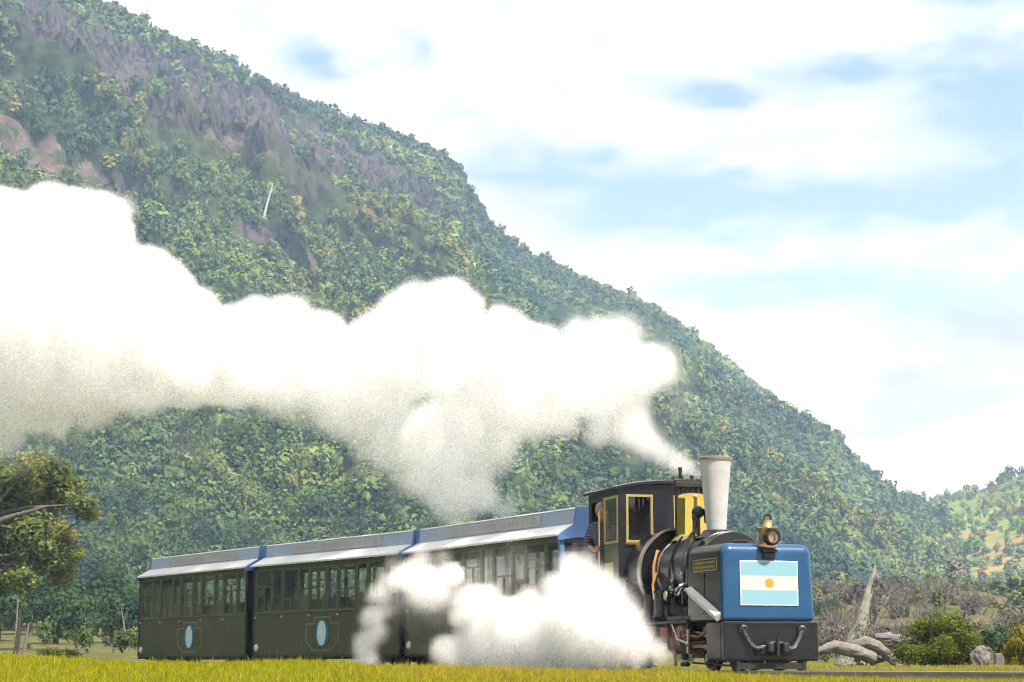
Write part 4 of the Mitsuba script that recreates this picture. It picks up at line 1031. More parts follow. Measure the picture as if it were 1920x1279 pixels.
# ------------------------------------------------------------------ the driver
def body(joints, bones, length=0.022, iters=8):
    tot = m3.Manifold()
    for a, b in bones:
        (pa, ra), (pb, rb) = joints[a], joints[b]
        sa = m3.Manifold.sphere(ra, 20).translate(list(map(float, pa)))
        sb = m3.Manifold.sphere(rb, 20).translate(list(map(float, pb)))
        tot = tot + m3.Manifold.batch_hull([sa, sb])
    g = tot.refine_to_length(length).to_mesh()
    m = trimesh.Trimesh(g.vert_properties[:, :3], g.tri_verts, process=True)
    trimesh.smoothing.filter_taubin(m, iterations=iters)
    return m


dx, dy = -4.12, -0.60
J = {'pel': ((dx - 0.03, dy + 0.03, 1.56), 0.115), 'waist': ((dx - 0.02, dy + 0.02, 1.72), 0.115), 'chest': ((dx + 0.01, dy - 0.01, 1.93), 0.125), 'neck0': ((dx + 0.03, dy - 0.03, 2.09), 0.06), 'neck': ((dx + 0.05, dy - 0.05, 2.16), 0.052),
     'sr': ((dx - 0.01, dy - 0.17, 2.03), 0.068), 'er': ((dx - 0.19, dy - 0.21, 1.80), 0.048), 'wr': ((dx + 0.08, dy - 0.19, 1.70), 0.032),
     'sl': ((dx + 0.03, dy + 0.17, 2.03), 0.068), 'el': ((dx + 0.08, dy + 0.22, 1.76), 0.048), 'wl': ((dx + 0.30, dy + 0.16, 1.66), 0.032),
     'hr': ((dx - 0.03, dy - 0.07, 1.52), 0.098), 'kr': ((dx + 0.03, dy - 0.09, 1.13), 0.066), 'ar': ((dx - 0.05, dy - 0.08, 0.80), 0.046),
     'hl': ((dx - 0.03, dy + 0.12, 1.52), 0.098), 'kl': ((dx + 0.06, dy + 0.14, 1.13), 0.066), 'al': ((dx, dy + 0.15, 0.80), 0.046)}
person = thing('person', 'driver in a dark checked shirt and dark trousers leaning out of the cab doorway', 'person')


def check_fn(p, n, uv):
    a = smoothstep(0.42, 0.5, dr.abs(dr.sin(p.z * 75))) * smoothstep(0.42, 0.5, dr.abs(dr.sin((p.x - p.y * 0.4) * 75)))
    return mix((0.035, 0.035, 0.085), (0.19, 0.17, 0.24), a * 0.8)


mat('mat_shirt', {'type': 'diffuse', 'reflectance': mikit.proc(check_fn)})
paint('mat_trousers', (0.035, 0.035, 0.045), 0.9, vary=0.3)
paint('mat_skin', (0.42, 0.24, 0.17), 0.6, vary=0.08)
paint('mat_hair', (0.30, 0.29, 0.28), 0.8, vary=0.3, scale=40)
# head, face, neck, forearms and hands: one skin body; shirt and trousers over it
HC = np.array([dx + 0.075, dy - 0.065, 2.27])
head = m3.Manifold.sphere(0.098, 32).scale([1.05, 0.80, 1.22]).translate(HC.tolist())
head += m3.Manifold.batch_hull([m3.Manifold.sphere(0.055, 16).translate((HC + [0.03, 0, -0.06]).tolist()), m3.Manifold.sphere(0.03, 16).translate((HC + [0.075, 0, -0.095]).tolist())])
head += m3.Manifold.batch_hull([m3.Manifold.sphere(0.012, 12).translate((HC + [0.098, 0, 0.012]).tolist()), m3.Manifold.sphere(0.018, 12).translate((HC + [0.112, 0, -0.025]).tolist())])
for s in (-1, 1):
    head += m3.Manifold.sphere(0.02, 12).scale([0.9, 0.5, 1.5]).translate((HC + [-0.005, s * 0.082, -0.01]).tolist())
    head += m3.Manifold.sphere(0.016, 12).scale([0.7, 1.2, 0.7]).translate((HC + [0.085, s * 0.034, 0.028]).tolist())
head += m3.Manifold.sphere(0.016, 12).scale([0.6, 1.6, 0.5]).translate((HC + [0.093, 0, -0.058]).tolist())
J['hc'] = (tuple(HC + [-0.01, 0, -0.07]), 0.055)
tot = head
THIN = {'er': .85, 'wr': .95, 'el': .85, 'wl': .95, 'neck': .9, 'hc': .95}
for a, b in (('neck0', 'neck'), ('neck', 'hc'), ('er', 'wr'), ('el', 'wl'), ('chest', 'neck0'), ('chest', 'sr'), ('chest', 'sl'), ('sr', 'er'), ('sl', 'el'), ('waist', 'chest'), ('pel', 'waist'), ('pel', 'hr'), ('pel', 'hl'), ('hr', 'kr'), ('hl', 'kl'), ('kr', 'ar'), ('kl', 'al')):
    (pa, ra), (pb, rb) = J[a], J[b]
    ra, rb = ra * THIN.get(a, .7) / .85, rb * THIN.get(b, .7) / .95
    tot += m3.Manifold.batch_hull([m3.Manifold.sphere(ra * 0.85, 16).translate(list(pa)), m3.Manifold.sphere(rb * 0.95, 16).translate(list(pb))])
for s, w, side in ((-1, np.array(J['wr'][0]), np.array([-3.95, -0.74, 1.71])), (1, np.array(J['wl'][0]), None)):
    grip = (w + [0.085, -0.0, 0.0]) if side is None else w * 0.25 + side * 0.75
    dirp = grip - w
    dirp /= np.linalg.norm(dirp)
    across = np.array([0, 0, 1.0]) - dirp * dirp[2]
    across /= np.linalg.norm(across)
    nrm = np.cross(dirp, across)
    palm = []
    for k in range(2):
        for q_ in (-1, 1):
            palm.append(m3.Manifold.sphere(0.013, 12).translate((w + dirp * (0.01 + 0.075 * k) + across * q_ * (0.022 + 0.008 * k)).tolist()))
    tot += m3.Manifold.batch_hull(palm)
    for q_, ln in ((-1.5, 0.85), (-0.5, 1.0), (0.5, 1.05), (1.5, 0.95)):
        c0 = w + dirp * 0.085 + across * q_ * 0.02
        pts = [c0, c0 + (dirp * 0.032 + nrm * 0.008 * -s) * ln, c0 + (dirp * 0.036 + nrm * 0.036 * -s) * ln, c0 + (dirp * 0.014 + nrm * 0.046 * -s) * ln]
        for a, b in zip(pts[:-1], pts[1:]):
            tot += m3.Manifold.batch_hull([m3.Manifold.sphere(0.0095, 10).translate(a.tolist()), m3.Manifold.sphere(0.0085, 10).translate(b.tolist())])
    c0 = w + dirp * 0.03 + across * 0.028
    pts = [c0, c0 + dirp * 0.03 + across * 0.022 + nrm * 0.012 * -s, c0 + dirp * 0.055 + across * 0.012 + nrm * 0.036 * -s]
    for a, b in zip(pts[:-1], pts[1:]):
        tot += m3.Manifold.batch_hull([m3.Manifold.sphere(0.011, 10).translate(a.tolist()), m3.Manifold.sphere(0.0095, 10).translate(b.tolist())])
g = tot.refine_to_length(0.012).to_mesh()
skin = trimesh.Trimesh(g.vert_properties[:, :3], g.tri_verts, process=True)
trimesh.smoothing.filter_taubin(skin, iterations=4)
put(person, skin, 'mat_skin', LM, True)
part(person, 'shirt', body(J, (('pel', 'waist'), ('waist', 'chest'), ('chest', 'neck0'), ('chest', 'sr'), ('chest', 'sl'), ('waist', 'sr'), ('waist', 'sl'), ('sr', 'er'), ('sl', 'el'), ('pel', 'hr'), ('pel', 'hl'), ('neck0', 'sr'), ('neck0', 'sl'))), 'mat_shirt', LM, True, label='dark blue checked shirt')
J2 = {**J, 'mr': ((J['er'][0][0] * 0.55 + J['wr'][0][0] * 0.45, J['er'][0][1] * 0.55 + J['wr'][0][1] * 0.45, J['er'][0][2] * 0.55 + J['wr'][0][2] * 0.45), 0.044), 'ml': ((J['el'][0][0] * 0.55 + J['wl'][0][0] * 0.45, J['el'][0][1] * 0.55 + J['wl'][0][1] * 0.45, J['el'][0][2] * 0.55 + J['wl'][0][2] * 0.45), 0.044)}
part(person, 'sleeve', body(J2, (('er', 'mr'),)), 'mat_shirt', LM, True)
part(person, 'sleeve', body(J2, (('el', 'ml'),)), 'mat_shirt', LM, True)
part(person, 'trousers', body(J, (('hr', 'hl'), ('hr', 'kr'), ('kr', 'ar'), ('hl', 'kl'), ('kl', 'al'))), 'mat_trousers', LM, True)
for q_ in ('ar', 'al'):
    a = np.array(J[q_][0])
    b_ = m3.Manifold.batch_hull([m3.Manifold.sphere(0.045, 16).translate((a + [-0.02, 0, -0.03]).tolist()), m3.Manifold.sphere(0.03, 16).scale([1, 1.3, 0.9]).translate((a + [0.16, 0, -0.052]).tolist()), m3.Manifold.sphere(0.035, 16).translate((a + [0.06, 0, -0.035]).tolist())]).trim_by_plane([0, 0, 1], 0.722).to_mesh()
    part(person, 'boot', trimesh.Trimesh(b_.vert_properties[:, :3], b_.tri_verts), 'mat_black', LM, 40)
hair = m3.Manifold.sphere(0.104, 32).scale([1.06, 0.84, 1.2]).translate((HC + [-0.008, 0, 0.01]).tolist())
hair = hair.trim_by_plane([-0.55, 0, 0.83], float(np.dot([-0.55, 0, 0.83], HC)) + 0.028)
g = hair.refine_to_length(0.015).to_mesh()
hm = trimesh.Trimesh(g.vert_properties[:, :3], g.tri_verts, process=True)
hm.vertices += hm.vertex_normals * (0.006 * (meshkit.fbm(hm.vertices * 45, 3, 2) - 0.4))[:, None]
part(person, 'hair', hm, 'mat_hair', LM, True, label='short grey hair')


# ------------------------------------------------------------------ near trees, shrubs, dead wood
def shrub(name, label, catg, px, py, Y, w, h, col, nleaf, leaf, seed, group=None):
    q = spot(px, py, Y)
    z = float(ground_z(q[0], q[1]))
    key = thing(name, label, catg, group)
    r = np.random.default_rng(seed)
    nl_, ts = 28, []
    for k in range(nl_):
        el = math.asin(r.uniform(-0.2, 0.95))
        az, rr = 2.4 * k + r.normal(0, 0.3), r.uniform(0.24, 0.36)
        c = np.array([math.cos(el) * math.cos(az) * rr * w, math.cos(el) * math.sin(az) * rr * w, h * (0.16 + 0.56 * math.sin(el))])
        tt = (leaves(nleaf // nl_ + 1, leaf / (0.46 * w), seed * 31 + k, 5, fill=0.8) - [0, 0, 0.5]) * np.array([0.46 * w, 0.46 * w, 0.50 * h]) + c
        ts.append(tt)
    v = np.vstack(ts)[:nleaf]
    v[..., 2] = np.maximum(v[..., 2], 0.0)
    v = v + [q[0], q[1], z - 0.02]
    c = np.clip(np.array(col) * np.exp(r.normal(0, 0.25, (nleaf, 1, 1))) * np.ones((1, 3, 1)), 0, 0.45)
    part(key, 'foliage', tri_mesh(v), 'mat_grass', smooth=False, color=c.reshape(-1, 3))
    st = []
    for k in range(9):
        a, rr = r.uniform(0, 2 * np.pi), r.uniform(0.1, 0.38) * w
        e = np.array([q[0] + rr * math.cos(a), q[1] + rr * math.sin(a), z + h * r.uniform(0.5, 0.85)])
        b = np.array([q[0] + 0.15 * rr * math.cos(a), q[1] + 0.15 * rr * math.sin(a), z - 0.03])
        st.append(tube([b, (b + e) / 2 + r.normal(0, 0.03 * w, 3), e], [0.022 * w, 0.014 * w, 0.005 * w], 5))
    part(key, 'stem', cat(st), 'mat_bark', smooth=True)
    return key


def twigs(name, label, px, Y, w, h, seed, mt, group):
    q = spot(px, 1240, Y)
    z = float(ground_z(q[0], q[1]))
    r, st = np.random.default_rng(seed), []
    for k in range(46):
        a, tilt = r.uniform(0, 2 * np.pi), r.uniform(0.1, 0.9)
        b = np.array([q[0], q[1], z - 0.05]) + [r.normal(0, 0.12 * w), r.normal(0, 0.12 * w), 0]
        e = b + np.array([math.cos(a) * tilt * w * 0.55, math.sin(a) * tilt * w * 0.55, h * r.uniform(0.6, 1.05) * (1 - 0.35 * tilt)])
        m_ = (b + e) / 2 + r.normal(0, 0.05 * w, 3)
        st.append(tube([b, m_, e], [0.016 * w, 0.011 * w, 0.004 * w], 3, cap=False))
        for _ in range(3):
            s_ = b + (e - b) * r.uniform(0.45, 0.95)
            st.append(tube([s_, s_ + r.normal(0, 0.14, 3) * [w, w, h] + [0, 0, 0.08 * h]], [0.008 * w, 0.003 * w], 3, cap=False))
    put(thing(name, label, 'shrub', group), cat(st), mt, smooth=True)


shrub('round_bush', 'large round dark green bush beside the rails on the right', 'bush', 1762, 1248, 36.0, 1.80, 1.18, (0.125, 0.16, 0.026), 17000, 0.030, 1)
shrub('yellow_bush', 'yellow green bush cut by the right edge of the picture', 'bush', 1918, 1248, 37.0, 0.75, 1.0, (0.20, 0.18, 0.02), 4500, 0.03, 2)
shrub('low_bush', 'small dark green bush left of the yellow bush at the picture edge', 'bush', 1886, 1225, 52.0, 0.75, 0.75, (0.07, 0.10, 0.03), 1300, 0.04, 3)
shrub('wide_bush', 'low wide green bush at the far left behind the grass', 'bush', 108, 1230, 46.0, 1.75, 0.78, (0.085, 0.105, 0.020), 7000, 0.035, 4)
shrub('wide_bush', 'small sparse bush in the grass just left of the last coach', 'bush', 232, 1230, 50.0, 1.0, 0.42, (0.085, 0.105, 0.035), 2500, 0.035, 5)
shrub('wide_bush', 'pale sprawling bush at the extreme left edge below the tree', 'bush', -6, 1232, 50.0, 1.1, 0.62, (0.10, 0.115, 0.04), 3000, 0.04, 6)
for k, (px, Y, w, h) in enumerate([(1548, 62, 1.5, 1.1), (1590, 74, 1.7, 1.4), (1640, 66, 1.6, 1.1), (1686, 80, 1.9, 1.5), (1570, 96, 2.2, 1.8), (1625, 104, 2.4, 2.0), (1690, 110, 2.4, 2.0), (1740, 100, 2.2, 1.7), (1785, 92, 2.0, 1.5), (1660, 128, 2.8, 2.2), (1600, 132, 2.8, 2.3), (1545, 124, 2.6, 2.2), (1720, 132, 2.8, 2.2), (1770, 126, 2.6, 2.0), (1830, 112, 2.2, 1.6), (1876, 96, 2.0, 1.3)]):
    twigs('bare_shrub', 'grey brown leafless shrub on the bank behind the dead trunk', px, Y, w, h, 40 + k, 'mat_twig', 'leafless shrubs on the right bank')
paint('mat_twig', (0.19, 0.165, 0.155), 0.95, vary=0.3)
for k, (px, Y, w, h, col) in enumerate([(1560, 70, 1.3, 0.8, (0.16, 0.15, 0.05)), (1620, 85, 1.5, 0.8, (0.13, 0.13, 0.05)), (1700, 90, 1.6, 0.9, (0.15, 0.11, 0.05)), (1655, 60, 0.9, 0.6, (0.16, 0.11, 0.07)), (1745, 75, 1.2, 0.7, (0.16, 0.15, 0.06)), (1850, 70, 1.3, 0.6, (0.22, 0.13, 0.06)), (1800, 84, 1.5, 0.7, (0.15, 0.14, 0.06)),
                                        (1530, 88, 1.6, 1.2, (0.05, 0.09, 0.05)), (1552, 110, 2.0, 1.6, (0.06, 0.10, 0.06))]):
    shrub('bank_bush', f"{['straw coloured', 'olive', 'rusty', 'reddish', 'dry yellow', 'orange brown', 'pale olive', 'deep green', 'grey green'][k]} low bush among the leafless shrubs on the right bank", 'bush', px, 1240, Y, w, h, col, 3200, 0.034, 70 + k)
spur = []
for k in range(26):
    r_ = np.random.default_rng(500 + k)
    px, Y = r_.uniform(1745, 1935), r_.uniform(165, 215)
    c = [(0.17, 0.17, 0.08), (0.20, 0.19, 0.09), (0.06, 0.10, 0.06)][k % 3]
    shrub('spur_bush', 'dark green bush on the pale spur at the right' if k % 3 == 2 else 'pale olive bush on the spur at the right', 'bush', px, 1240, Y, r_.uniform(2.0, 3.4), r_.uniform(1.4, 2.4), c, 1000, 0.105, 500 + k, 'dark bushes on the right spur' if k % 3 == 2 else 'pale bushes on the right spur')

# the olive tree at the left edge, its trunk outside the frame
tree = thing('olive_tree', 'olive brown broad tree with a dark branch at the left edge', 'tree')
q = spot(-75, 1235, 78.0)
bz = float(ground_z(q[0], q[1]))
base = np.array([q[0], q[1], bz])
r = np.random.default_rng(21)
limbs = [tube([base - [0, 0, 0.3], base + [0.1, 0, 2.0], base + [0.3, 0.1, 4.2], base + [0.4, 0, 6.2]], [0.34, 0.26, 0.18, 0.07], 9)]
part(tree, 'trunk', limbs[0], 'mat_bark', smooth=True)
cs, br = [], []
for px, py, rp, dY in ((30, 905, 46, 0), (95, 885, 40, 1), (60, 870, 34, -1), (120, 920, 42, 1.5), (155, 945, 34, -0.5), (90, 940, 50, 2), (20, 960, 60, 1), (60, 1000, 55, -1), (110, 1000, 44, 1), (20, 1040, 55, 2), (80, 1050, 46, 0), (110, 1075, 34, 1), (40, 1085, 40, -1), (0, 1090, 40, 1.5),
                       (-40, 930, 60, 0), (-80, 980, 70, 1), (-100, 900, 60, -1), (-60, 1050, 60, 0), (-140, 1000, 60, 1), (-20, 880, 44, 2), (170, 965, 20, 0), (135, 1040, 26, 0)):
    c = spot(px, py, 78.0 + dY)
    cs.append((c, rp / FPX * 78))
for c, rad in cs:
    o = base + [0.25, 0, r.uniform(2.2, 5.2)]
    br.append(tube([o, (o + c) / 2 + [0, 0, 0.25 * r.random()], c], [0.10, 0.06, 0.015], 6))
c1, c2 = spot(-70, 1010, 77.0), spot(92, 948, 76.4)
br.append(tube([c1, c1 * 0.5 + c2 * 0.5 + [0, 0, 0.15], c2], [0.16, 0.11, 0.03], 7))
part(tree, 'branch', cat(br), 'mat_bark', smooth=True)
nl = 1600
ts, tc = [], []
for k, (c, rad) in enumerate(cs):
    t = leaves(nl, 0.046, 900 + k, 12, fill=0.9)
    ts.append((t - [0, 0, 0.5]) * rad * 2.3 * np.array([1, 1, 0.85]) + c)
    tc.append(np.clip(np.array([(0.17, 0.205, 0.06), (0.135, 0.17, 0.055), (0.21, 0.215, 0.065)][k % 3]) * np.exp(r.normal(0, 0.3, (nl, 1, 1))) * np.ones((1, 3, 1)), 0, 0.4).reshape(-1, 3))
part(tree, 'crown', tri_mesh(np.vstack(ts)), 'mat_grass', smooth=False, color=np.vstack(tc))


def wobble(m, amp, freq, seed, stretch=(1, 1, 1)):
    m = m.subdivide()
    m.vertices += m.vertex_normals * (amp * 2 * (meshkit.fbm(m.vertices * freq * np.array(stretch), 4, seed) - 0.5))[:, None]
    return m


# dead trunk and driftwood right of the locomotive
YS = 40.0
b0, t0 = spot(1590, 1252, YS), spot(1641, 1062, YS)
b0[2] = ground_z(b0[0], b0[1]) - 0.05
sn = [b0 + (t0 - b0) * s + [0, 0, 0] for s in (0, 0.12, 0.28, 0.45, 0.62, 0.8, 0.94, 1.0)]
sn[2][0] -= 0.02
sn[5][0] -= 0.025
snag = thing('dead_tree', 'pale leaning dead trunk with a pointed top, mossy at its foot', 'dead tree')
part(snag, 'trunk', wobble(tube(sn, [0.30, 0.22, 0.165, 0.125, 0.088, 0.058, 0.045, 0.02], 18).subdivide(), 0.035, 7, 3, (1.6, 1.6, 0.5)), 'mat_dead_wood', smooth=True)
part(snag, 'branch', cat(tube([sn[4], sn[4] + [0.12, 0, 0.16], sn[4] + [0.16, 0, 0.26]], [0.04, 0.025, 0.01], 7), tube([sn[6], sn[6] + [0.07, 0, -0.06], sn[6] + [0.09, 0, -0.16]], [0.02, 0.02, 0.008], 6), tube([sn[1], sn[1] + [0.2, -0.1, -0.15], sn[1] + [0.34, -0.15, -0.3]], [0.14, 0.10, 0.05], 8)), 'mat_dead_wood', smooth=True)
mn = 2600
r = np.random.default_rng(31)
ss = r.beta(1.2, 2.2, mn) * 0.62
rad = np.interp(ss, [0, 0.12, 0.28, 0.45, 0.62, 0.8], [0.30, 0.22, 0.165, 0.125, 0.088, 0.058])
aa = r.uniform(0, 2 * np.pi, mn)
cc = b0 + (t0 - b0) * ss[:, None] + np.stack([np.cos(aa), np.sin(aa), 0 * aa], -1) * (rad * 1.03)[:, None]
nn = r.normal(0, 1, (mn, 2, 3)) * 0.022
mt_ = np.stack([cc, cc + nn[:, 0], cc + nn[:, 1]], 1)
part(snag, 'moss', tri_mesh(mt_), 'mat_grass', smooth=False, color=np.repeat(np.clip(np.array([0.20, 0.22, 0.12]) * np.exp(r.normal(0, 0.35, (mn, 1))), 0, 0.5), 3, 0), kind='stuff')


def log(name, label, pts, radii, mt, seed, Y):
    P_ = np.array([spot(a, b, Y + dY) for a, b, dY in pts])
    put(thing(name, label, 'log'), wobble(tube(P_, radii, 14).subdivide().subdivide(), 0.035, 9, seed, (0.5, 1.3, 1.3)), mt, smooth=True)


log('fallen_log', 'pale grey fallen log pointing left at the foot of the dead trunk', [(1508, 1240, 0), (1530, 1222, 0), (1565, 1212, 0.1), (1605, 1222, 0.3), (1640, 1236, 0.4)], [0.03, 0.07, 0.12, 0.13, 0.11], 'mat_grey_wood', 1, 38.6)
log('fallen_log', 'bent grey log arching down to the right between trunk and bush', [(1598, 1214, 0), (1622, 1204, 0), (1645, 1212, 0), (1666, 1230, 0.1), (1688, 1252, 0.1)], [0.10, 0.125, 0.12, 0.10, 0.08], 'mat_grey_wood', 2, 39.2)
log('fallen_log', 'dull grey log end poking out left of the round bush', [(1640, 1196, 0), (1662, 1195, 0), (1690, 1200, 0.3), (1720, 1208, 0.8)], [0.08, 0.10, 0.095, 0.08], 'mat_purple_wood', 3, 39.8)
r = np.random.default_rng(44)
rt = []
for k in range(16):
    a = spot(r.uniform(1604, 1668), r.uniform(1216, 1236), 39.7 + r.uniform(-0.3, 0.4))
    e = a + np.array([r.normal(0.05, 0.22), r.normal(0, 0.12), r.uniform(-0.12, 0.22)])
    rt.append(tube([a, (a + e) / 2 + r.normal(0, 0.06, 3), e, e + r.normal(0, 0.05, 3)], [r.uniform(0.02, 0.045), 0.025, 0.014, 0.005], 6))
put(thing('tangled_roots', 'tangle of thin grey roots between the logs beside the dead trunk', 'roots'), cat(rt), 'mat_grey_wood', smooth=True)
log('fallen_log', 'dark root wad under the arching log', [(1630, 1240, 0.2), (1652, 1226, 0.2), (1680, 1218, 0.3), (1692, 1240, 0.4)], [0.12, 0.16, 0.14, 0.08], 'mat_rust', 4, 39.9)
paint('mat_purple_wood', (0.17, 0.155, 0.16), 0.9, vary=0.4, scale=14)
sq = spot(1838, 1250, 35.4)
sq[2] = ground_z(sq[0], sq[1])
r = np.random.default_rng(8)
chunk = trimesh.creation.icosphere(4, 1.0)
chunk.apply_scale([0.17, 0.14, 0.24])
chunk.vertices += chunk.vertex_normals * (0.20 * (meshkit.fbm(chunk.vertices * [9, 9, 4], 4, 6) - 0.5))[:, None]
chunk.apply_translation(sq + [0, 0, 0.10])
put(thing('broken_stump', 'small grey broken stump at the right foot of the round bush', 'stump'), cat(chunk, *[tube([sq + [0.02, 0, 0.2], sq + [0.08 + 0.04 * k, -0.05, 0.28 + 0.03 * k], sq + [0.10 + 0.07 * k, -0.08 + 0.05 * k, 0.38 - 0.06 * k]], [0.04, 0.025, 0.008], 6) for k in range(3)]), 'mat_grey_wood', smooth=True)
pq = spot(1873, 1250, 41.0)
pz = float(ground_z(pq[0], pq[1]))
put(thing('short_post', 'short thick grey post standing in the grass on the right', 'post'), cat(box(pq[0] - 0.09, pq[0] + 0.09, pq[1] - 0.09, pq[1] + 0.09, pz - 0.1, pz + 0.26, 0.02)), 'mat_purple_wood', smooth=False)
for k, (xa, ya, xb, yb, Y, ra, lb) in enumerate([(24, 1236, 38, 1148, 52, 0.09, 'pale leaning dead trunk at the far left edge'), (34, 1236, 54, 1168, 53, 0.06, 'thin grey dead trunk leaning right at the far left'), (162, 1220, 159, 1160, 70, 0.055, 'short pale dead stem behind the wide bush on the left'), (238, 1215, 227, 1138, 72, 0.04, 'thin upright dead stem left of the last coach'), (214, 1222, 212, 1198, 66, 0.06, 'stubby grey stump left of the last coach'), (30, 1140, 34, 1100, 90, 0.05, 'thin dead stem under the olive tree')]):
    a, b = spot(xa, ya, Y), spot(xb, yb, Y)
    a[2] = min(a[2], ground_z(a[0], a[1]) - 0.05)
    put(thing('dead_sapling', lb, 'dead tree'), cat(tube([a, a * 0.5 + b * 0.5 + [0.03, 0, 0], b], [ra, ra * 0.8, ra * 0.35], 8), tube([a * 0.45 + b * 0.55, b * 0.8 + a * 0.2 + [0.12, 0, 0.05]], [ra * 0.5, ra * 0.15], 5)), 'mat_grey_wood', smooth=True)

# ------------------------------------------------------------------ grass
ng = 270000
gy_ = np.sqrt(rng.uniform(7.5 ** 2, 20.5 ** 2, ng))
gx_ = rng.uniform(-0.285, 0.285, ng) * gy_
n2 = 70000
y2 = rng.uniform(19, 48, n2)
gy_, gx_ = np.r_[gy_, y2], np.r_[gx_, rng.uniform(-0.29, 0.29, n2) * y2]
d_, side_ = track_dist(gx_, gy_)
keep = d_ > 0.42 + 0.3 * rng.random(len(d_))
gx_, gy_ = gx_[keep], gy_[keep]
gz_ = ground_z(gx_, gy_)
ng = len(gx_)
pt = np.stack([gx_, gy_, gz_], -1)
clump = meshkit.fbm(pt * [1.6, 1.6, 0], 3, 81)
hgt = (0.016 + 0.034 * clump) * np.exp(rng.normal(0, 0.3, ng))
tall = rng.random(ng) < 0.008
hgt[tall] *= 1.7
yaw, lean = rng.uniform(0, 2 * np.pi, ng), np.abs(rng.normal(0, 0.45, ng))
dirv = np.stack([np.cos(yaw), np.sin(yaw), 0 * yaw], -1)
ya2 = rng.uniform(0, 2 * np.pi, ng)
wv = np.stack([np.cos(ya2), np.sin(ya2), 0 * ya2], -1) * (rng.uniform(0.0032, 0.0060, ng) * np.interp(gy_, [8, 15, 45], [0.8, 1.0, 1.6]))[:, None]
up = np.array([0, 0, 1.0])
b_ = pt - [0, 0, 0.01]
e_ = pt + hgt[:, None] * (up * (1 - 0.25 * lean[:, None]) + dirv * lean[:, None] * 1.2)
gv = np.stack([b_ - wv, b_ + wv, e_], 1)
gf = np.arange(3 * ng).reshape(-1, 3)
pat = meshkit.fbm(pt * [0.55, 0.55, 0], 4, 82)
dry = sstep(0.48, 0.66, pat + 0.18 * rng.normal(0, 1, ng))
gc = (np.array([0.285, 0.295, 0.013]) * (1 - dry[:, None]) + np.array([0.38, 0.29, 0.045]) * dry[:, None]) * np.exp(rng.normal(0, 0.22, (ng, 1)))
gc[tall] = [0.30, 0.26, 0.09]
put(thing('grass', 'bright yellow green grass covering the foreground bank', kind='stuff'), trimesh.Trimesh(gv.reshape(-1, 3), gf.reshape(-1, 3), process=False), 'mat_grass', smooth=False, color=np.repeat(np.clip(gc, 0, 0.5), 3, 0))

# ------------------------------------------------------------------ steam (one scattering medium in one closed hull) and the air
PUFFS = []  # px, py, radius in photo pixels, density
for px, py, rp, k in ((1317, 896, 9, 1), (1308, 889, 14, 1), (1294, 880, 20, 1), (1276, 869, 26, 1), (1252, 855, 34, 1), (1225, 836, 42, 1), (1190, 812, 54, 1),
                      (1150, 765, 70, 1), (1185, 700, 68, 1), (1225, 690, 58, 1), (1268, 715, 42, .6), (1258, 655, 34, .5), (1268, 775, 36, .5), (1290, 740, 30, .5), (1288, 690, 32, .6), (1292, 775, 26, .4), (1238, 800, 30, .45), (1150, 640, 60, 1), (1185, 620, 40, .6), (1095, 640, 58, 1), (1080, 710, 95, 1), (1000, 680, 92, 1), (1010, 760, 90, 1), (945, 640, 75, 1), (900, 720, 110, 1),
                      (838, 590, 78, 1), (775, 590, 70, 1), (850, 555, 45, 1), (770, 660, 100, 1), (700, 700, 98, 1), (640, 690, 85, 1), (600, 650, 72, 1), (540, 612, 60, 1), (485, 606, 58, 1), (430, 618, 62, 1), (368, 590, 58, 1), (312, 540, 62, 1), (290, 500, 44, 1),
                      (330, 630, 105, 1), (250, 560, 95, 1), (195, 430, 72, 1), (150, 405, 58, 1), (95, 400, 60, 1), (40, 440, 85, 1), (-45, 405, 90, 1), (30, 530, 140, 1), (150, 525, 120, 1), (100, 630, 150, 1), (-40, 640, 150, 1), (230, 655, 125, 1), (400, 680, 95, 1), (500, 680, 100, 1), (570, 720, 85, 1),
                      (60, 760, 85, 1), (-30, 770, 95, 1), (170, 745, 75, .8), (270, 730, 70, .8), (320, 800, 55, .35), (230, 815, 55, .3), (120, 830, 50, .3), (20, 850, 60, .3), (380, 850, 40, .25), (330, 720, 60, 1),
                      (650, 775, 62, 1), (700, 830, 55, .9), (760, 820, 75, 1), (830, 820, 85, 1), (900, 795, 80, 1), (960, 775, 65, 1), (1060, 790, 45, 1), (1120, 815, 32, 1), (820, 895, 66, 1), (870, 890, 66, 1), (842, 945, 50, 1), (897, 930, 50, 1), (945, 950, 38, .7), (770, 890, 46, .9), (850, 975, 30, .8), (985, 950, 22, .25), (925, 860, 50, .9), (620, 845, 42, .4), (590, 875, 24, .3), (690, 885, 34, .5), (800, 970, 30, .4), (560, 800, 30, .25), (480, 770, 26, .2),
                      (60, 835, 60, .4), (0, 800, 70, .6), (170, 845, 45, .25), (270, 865, 45, .2), (340, 830, 40, .35), (400, 790, 40, .5), (560, 770, 50, .5), (520, 740, 60, .8), (440, 760, 34, .45), (1010, 900, 34, .22), (985, 860, 30, .35), (960, 830, 40, .5), (1050, 850, 26, .25), (1150, 860, 22, .25), (1210, 880, 18, .25), (740, 940, 30, .3), (720, 870, 40, .6), (880, 965, 26, .5), (915, 975, 24, .3)):
    Y = float(np.interp(px, [-100, 0, 250, 500, 800, 1100, 1250, 1320], [51.0, 49.0, 45.4, 41.2, 36.2, 31.0, 28.3, 27.3])) + (0.5 if px < 1200 else 0.0)
    PUFFS.append((spot(px, py, Y), rp / FPX * Y, k, 0.0 if (py < 720 or rp < 30) else 0.10 if k > 0.55 else 0.2))
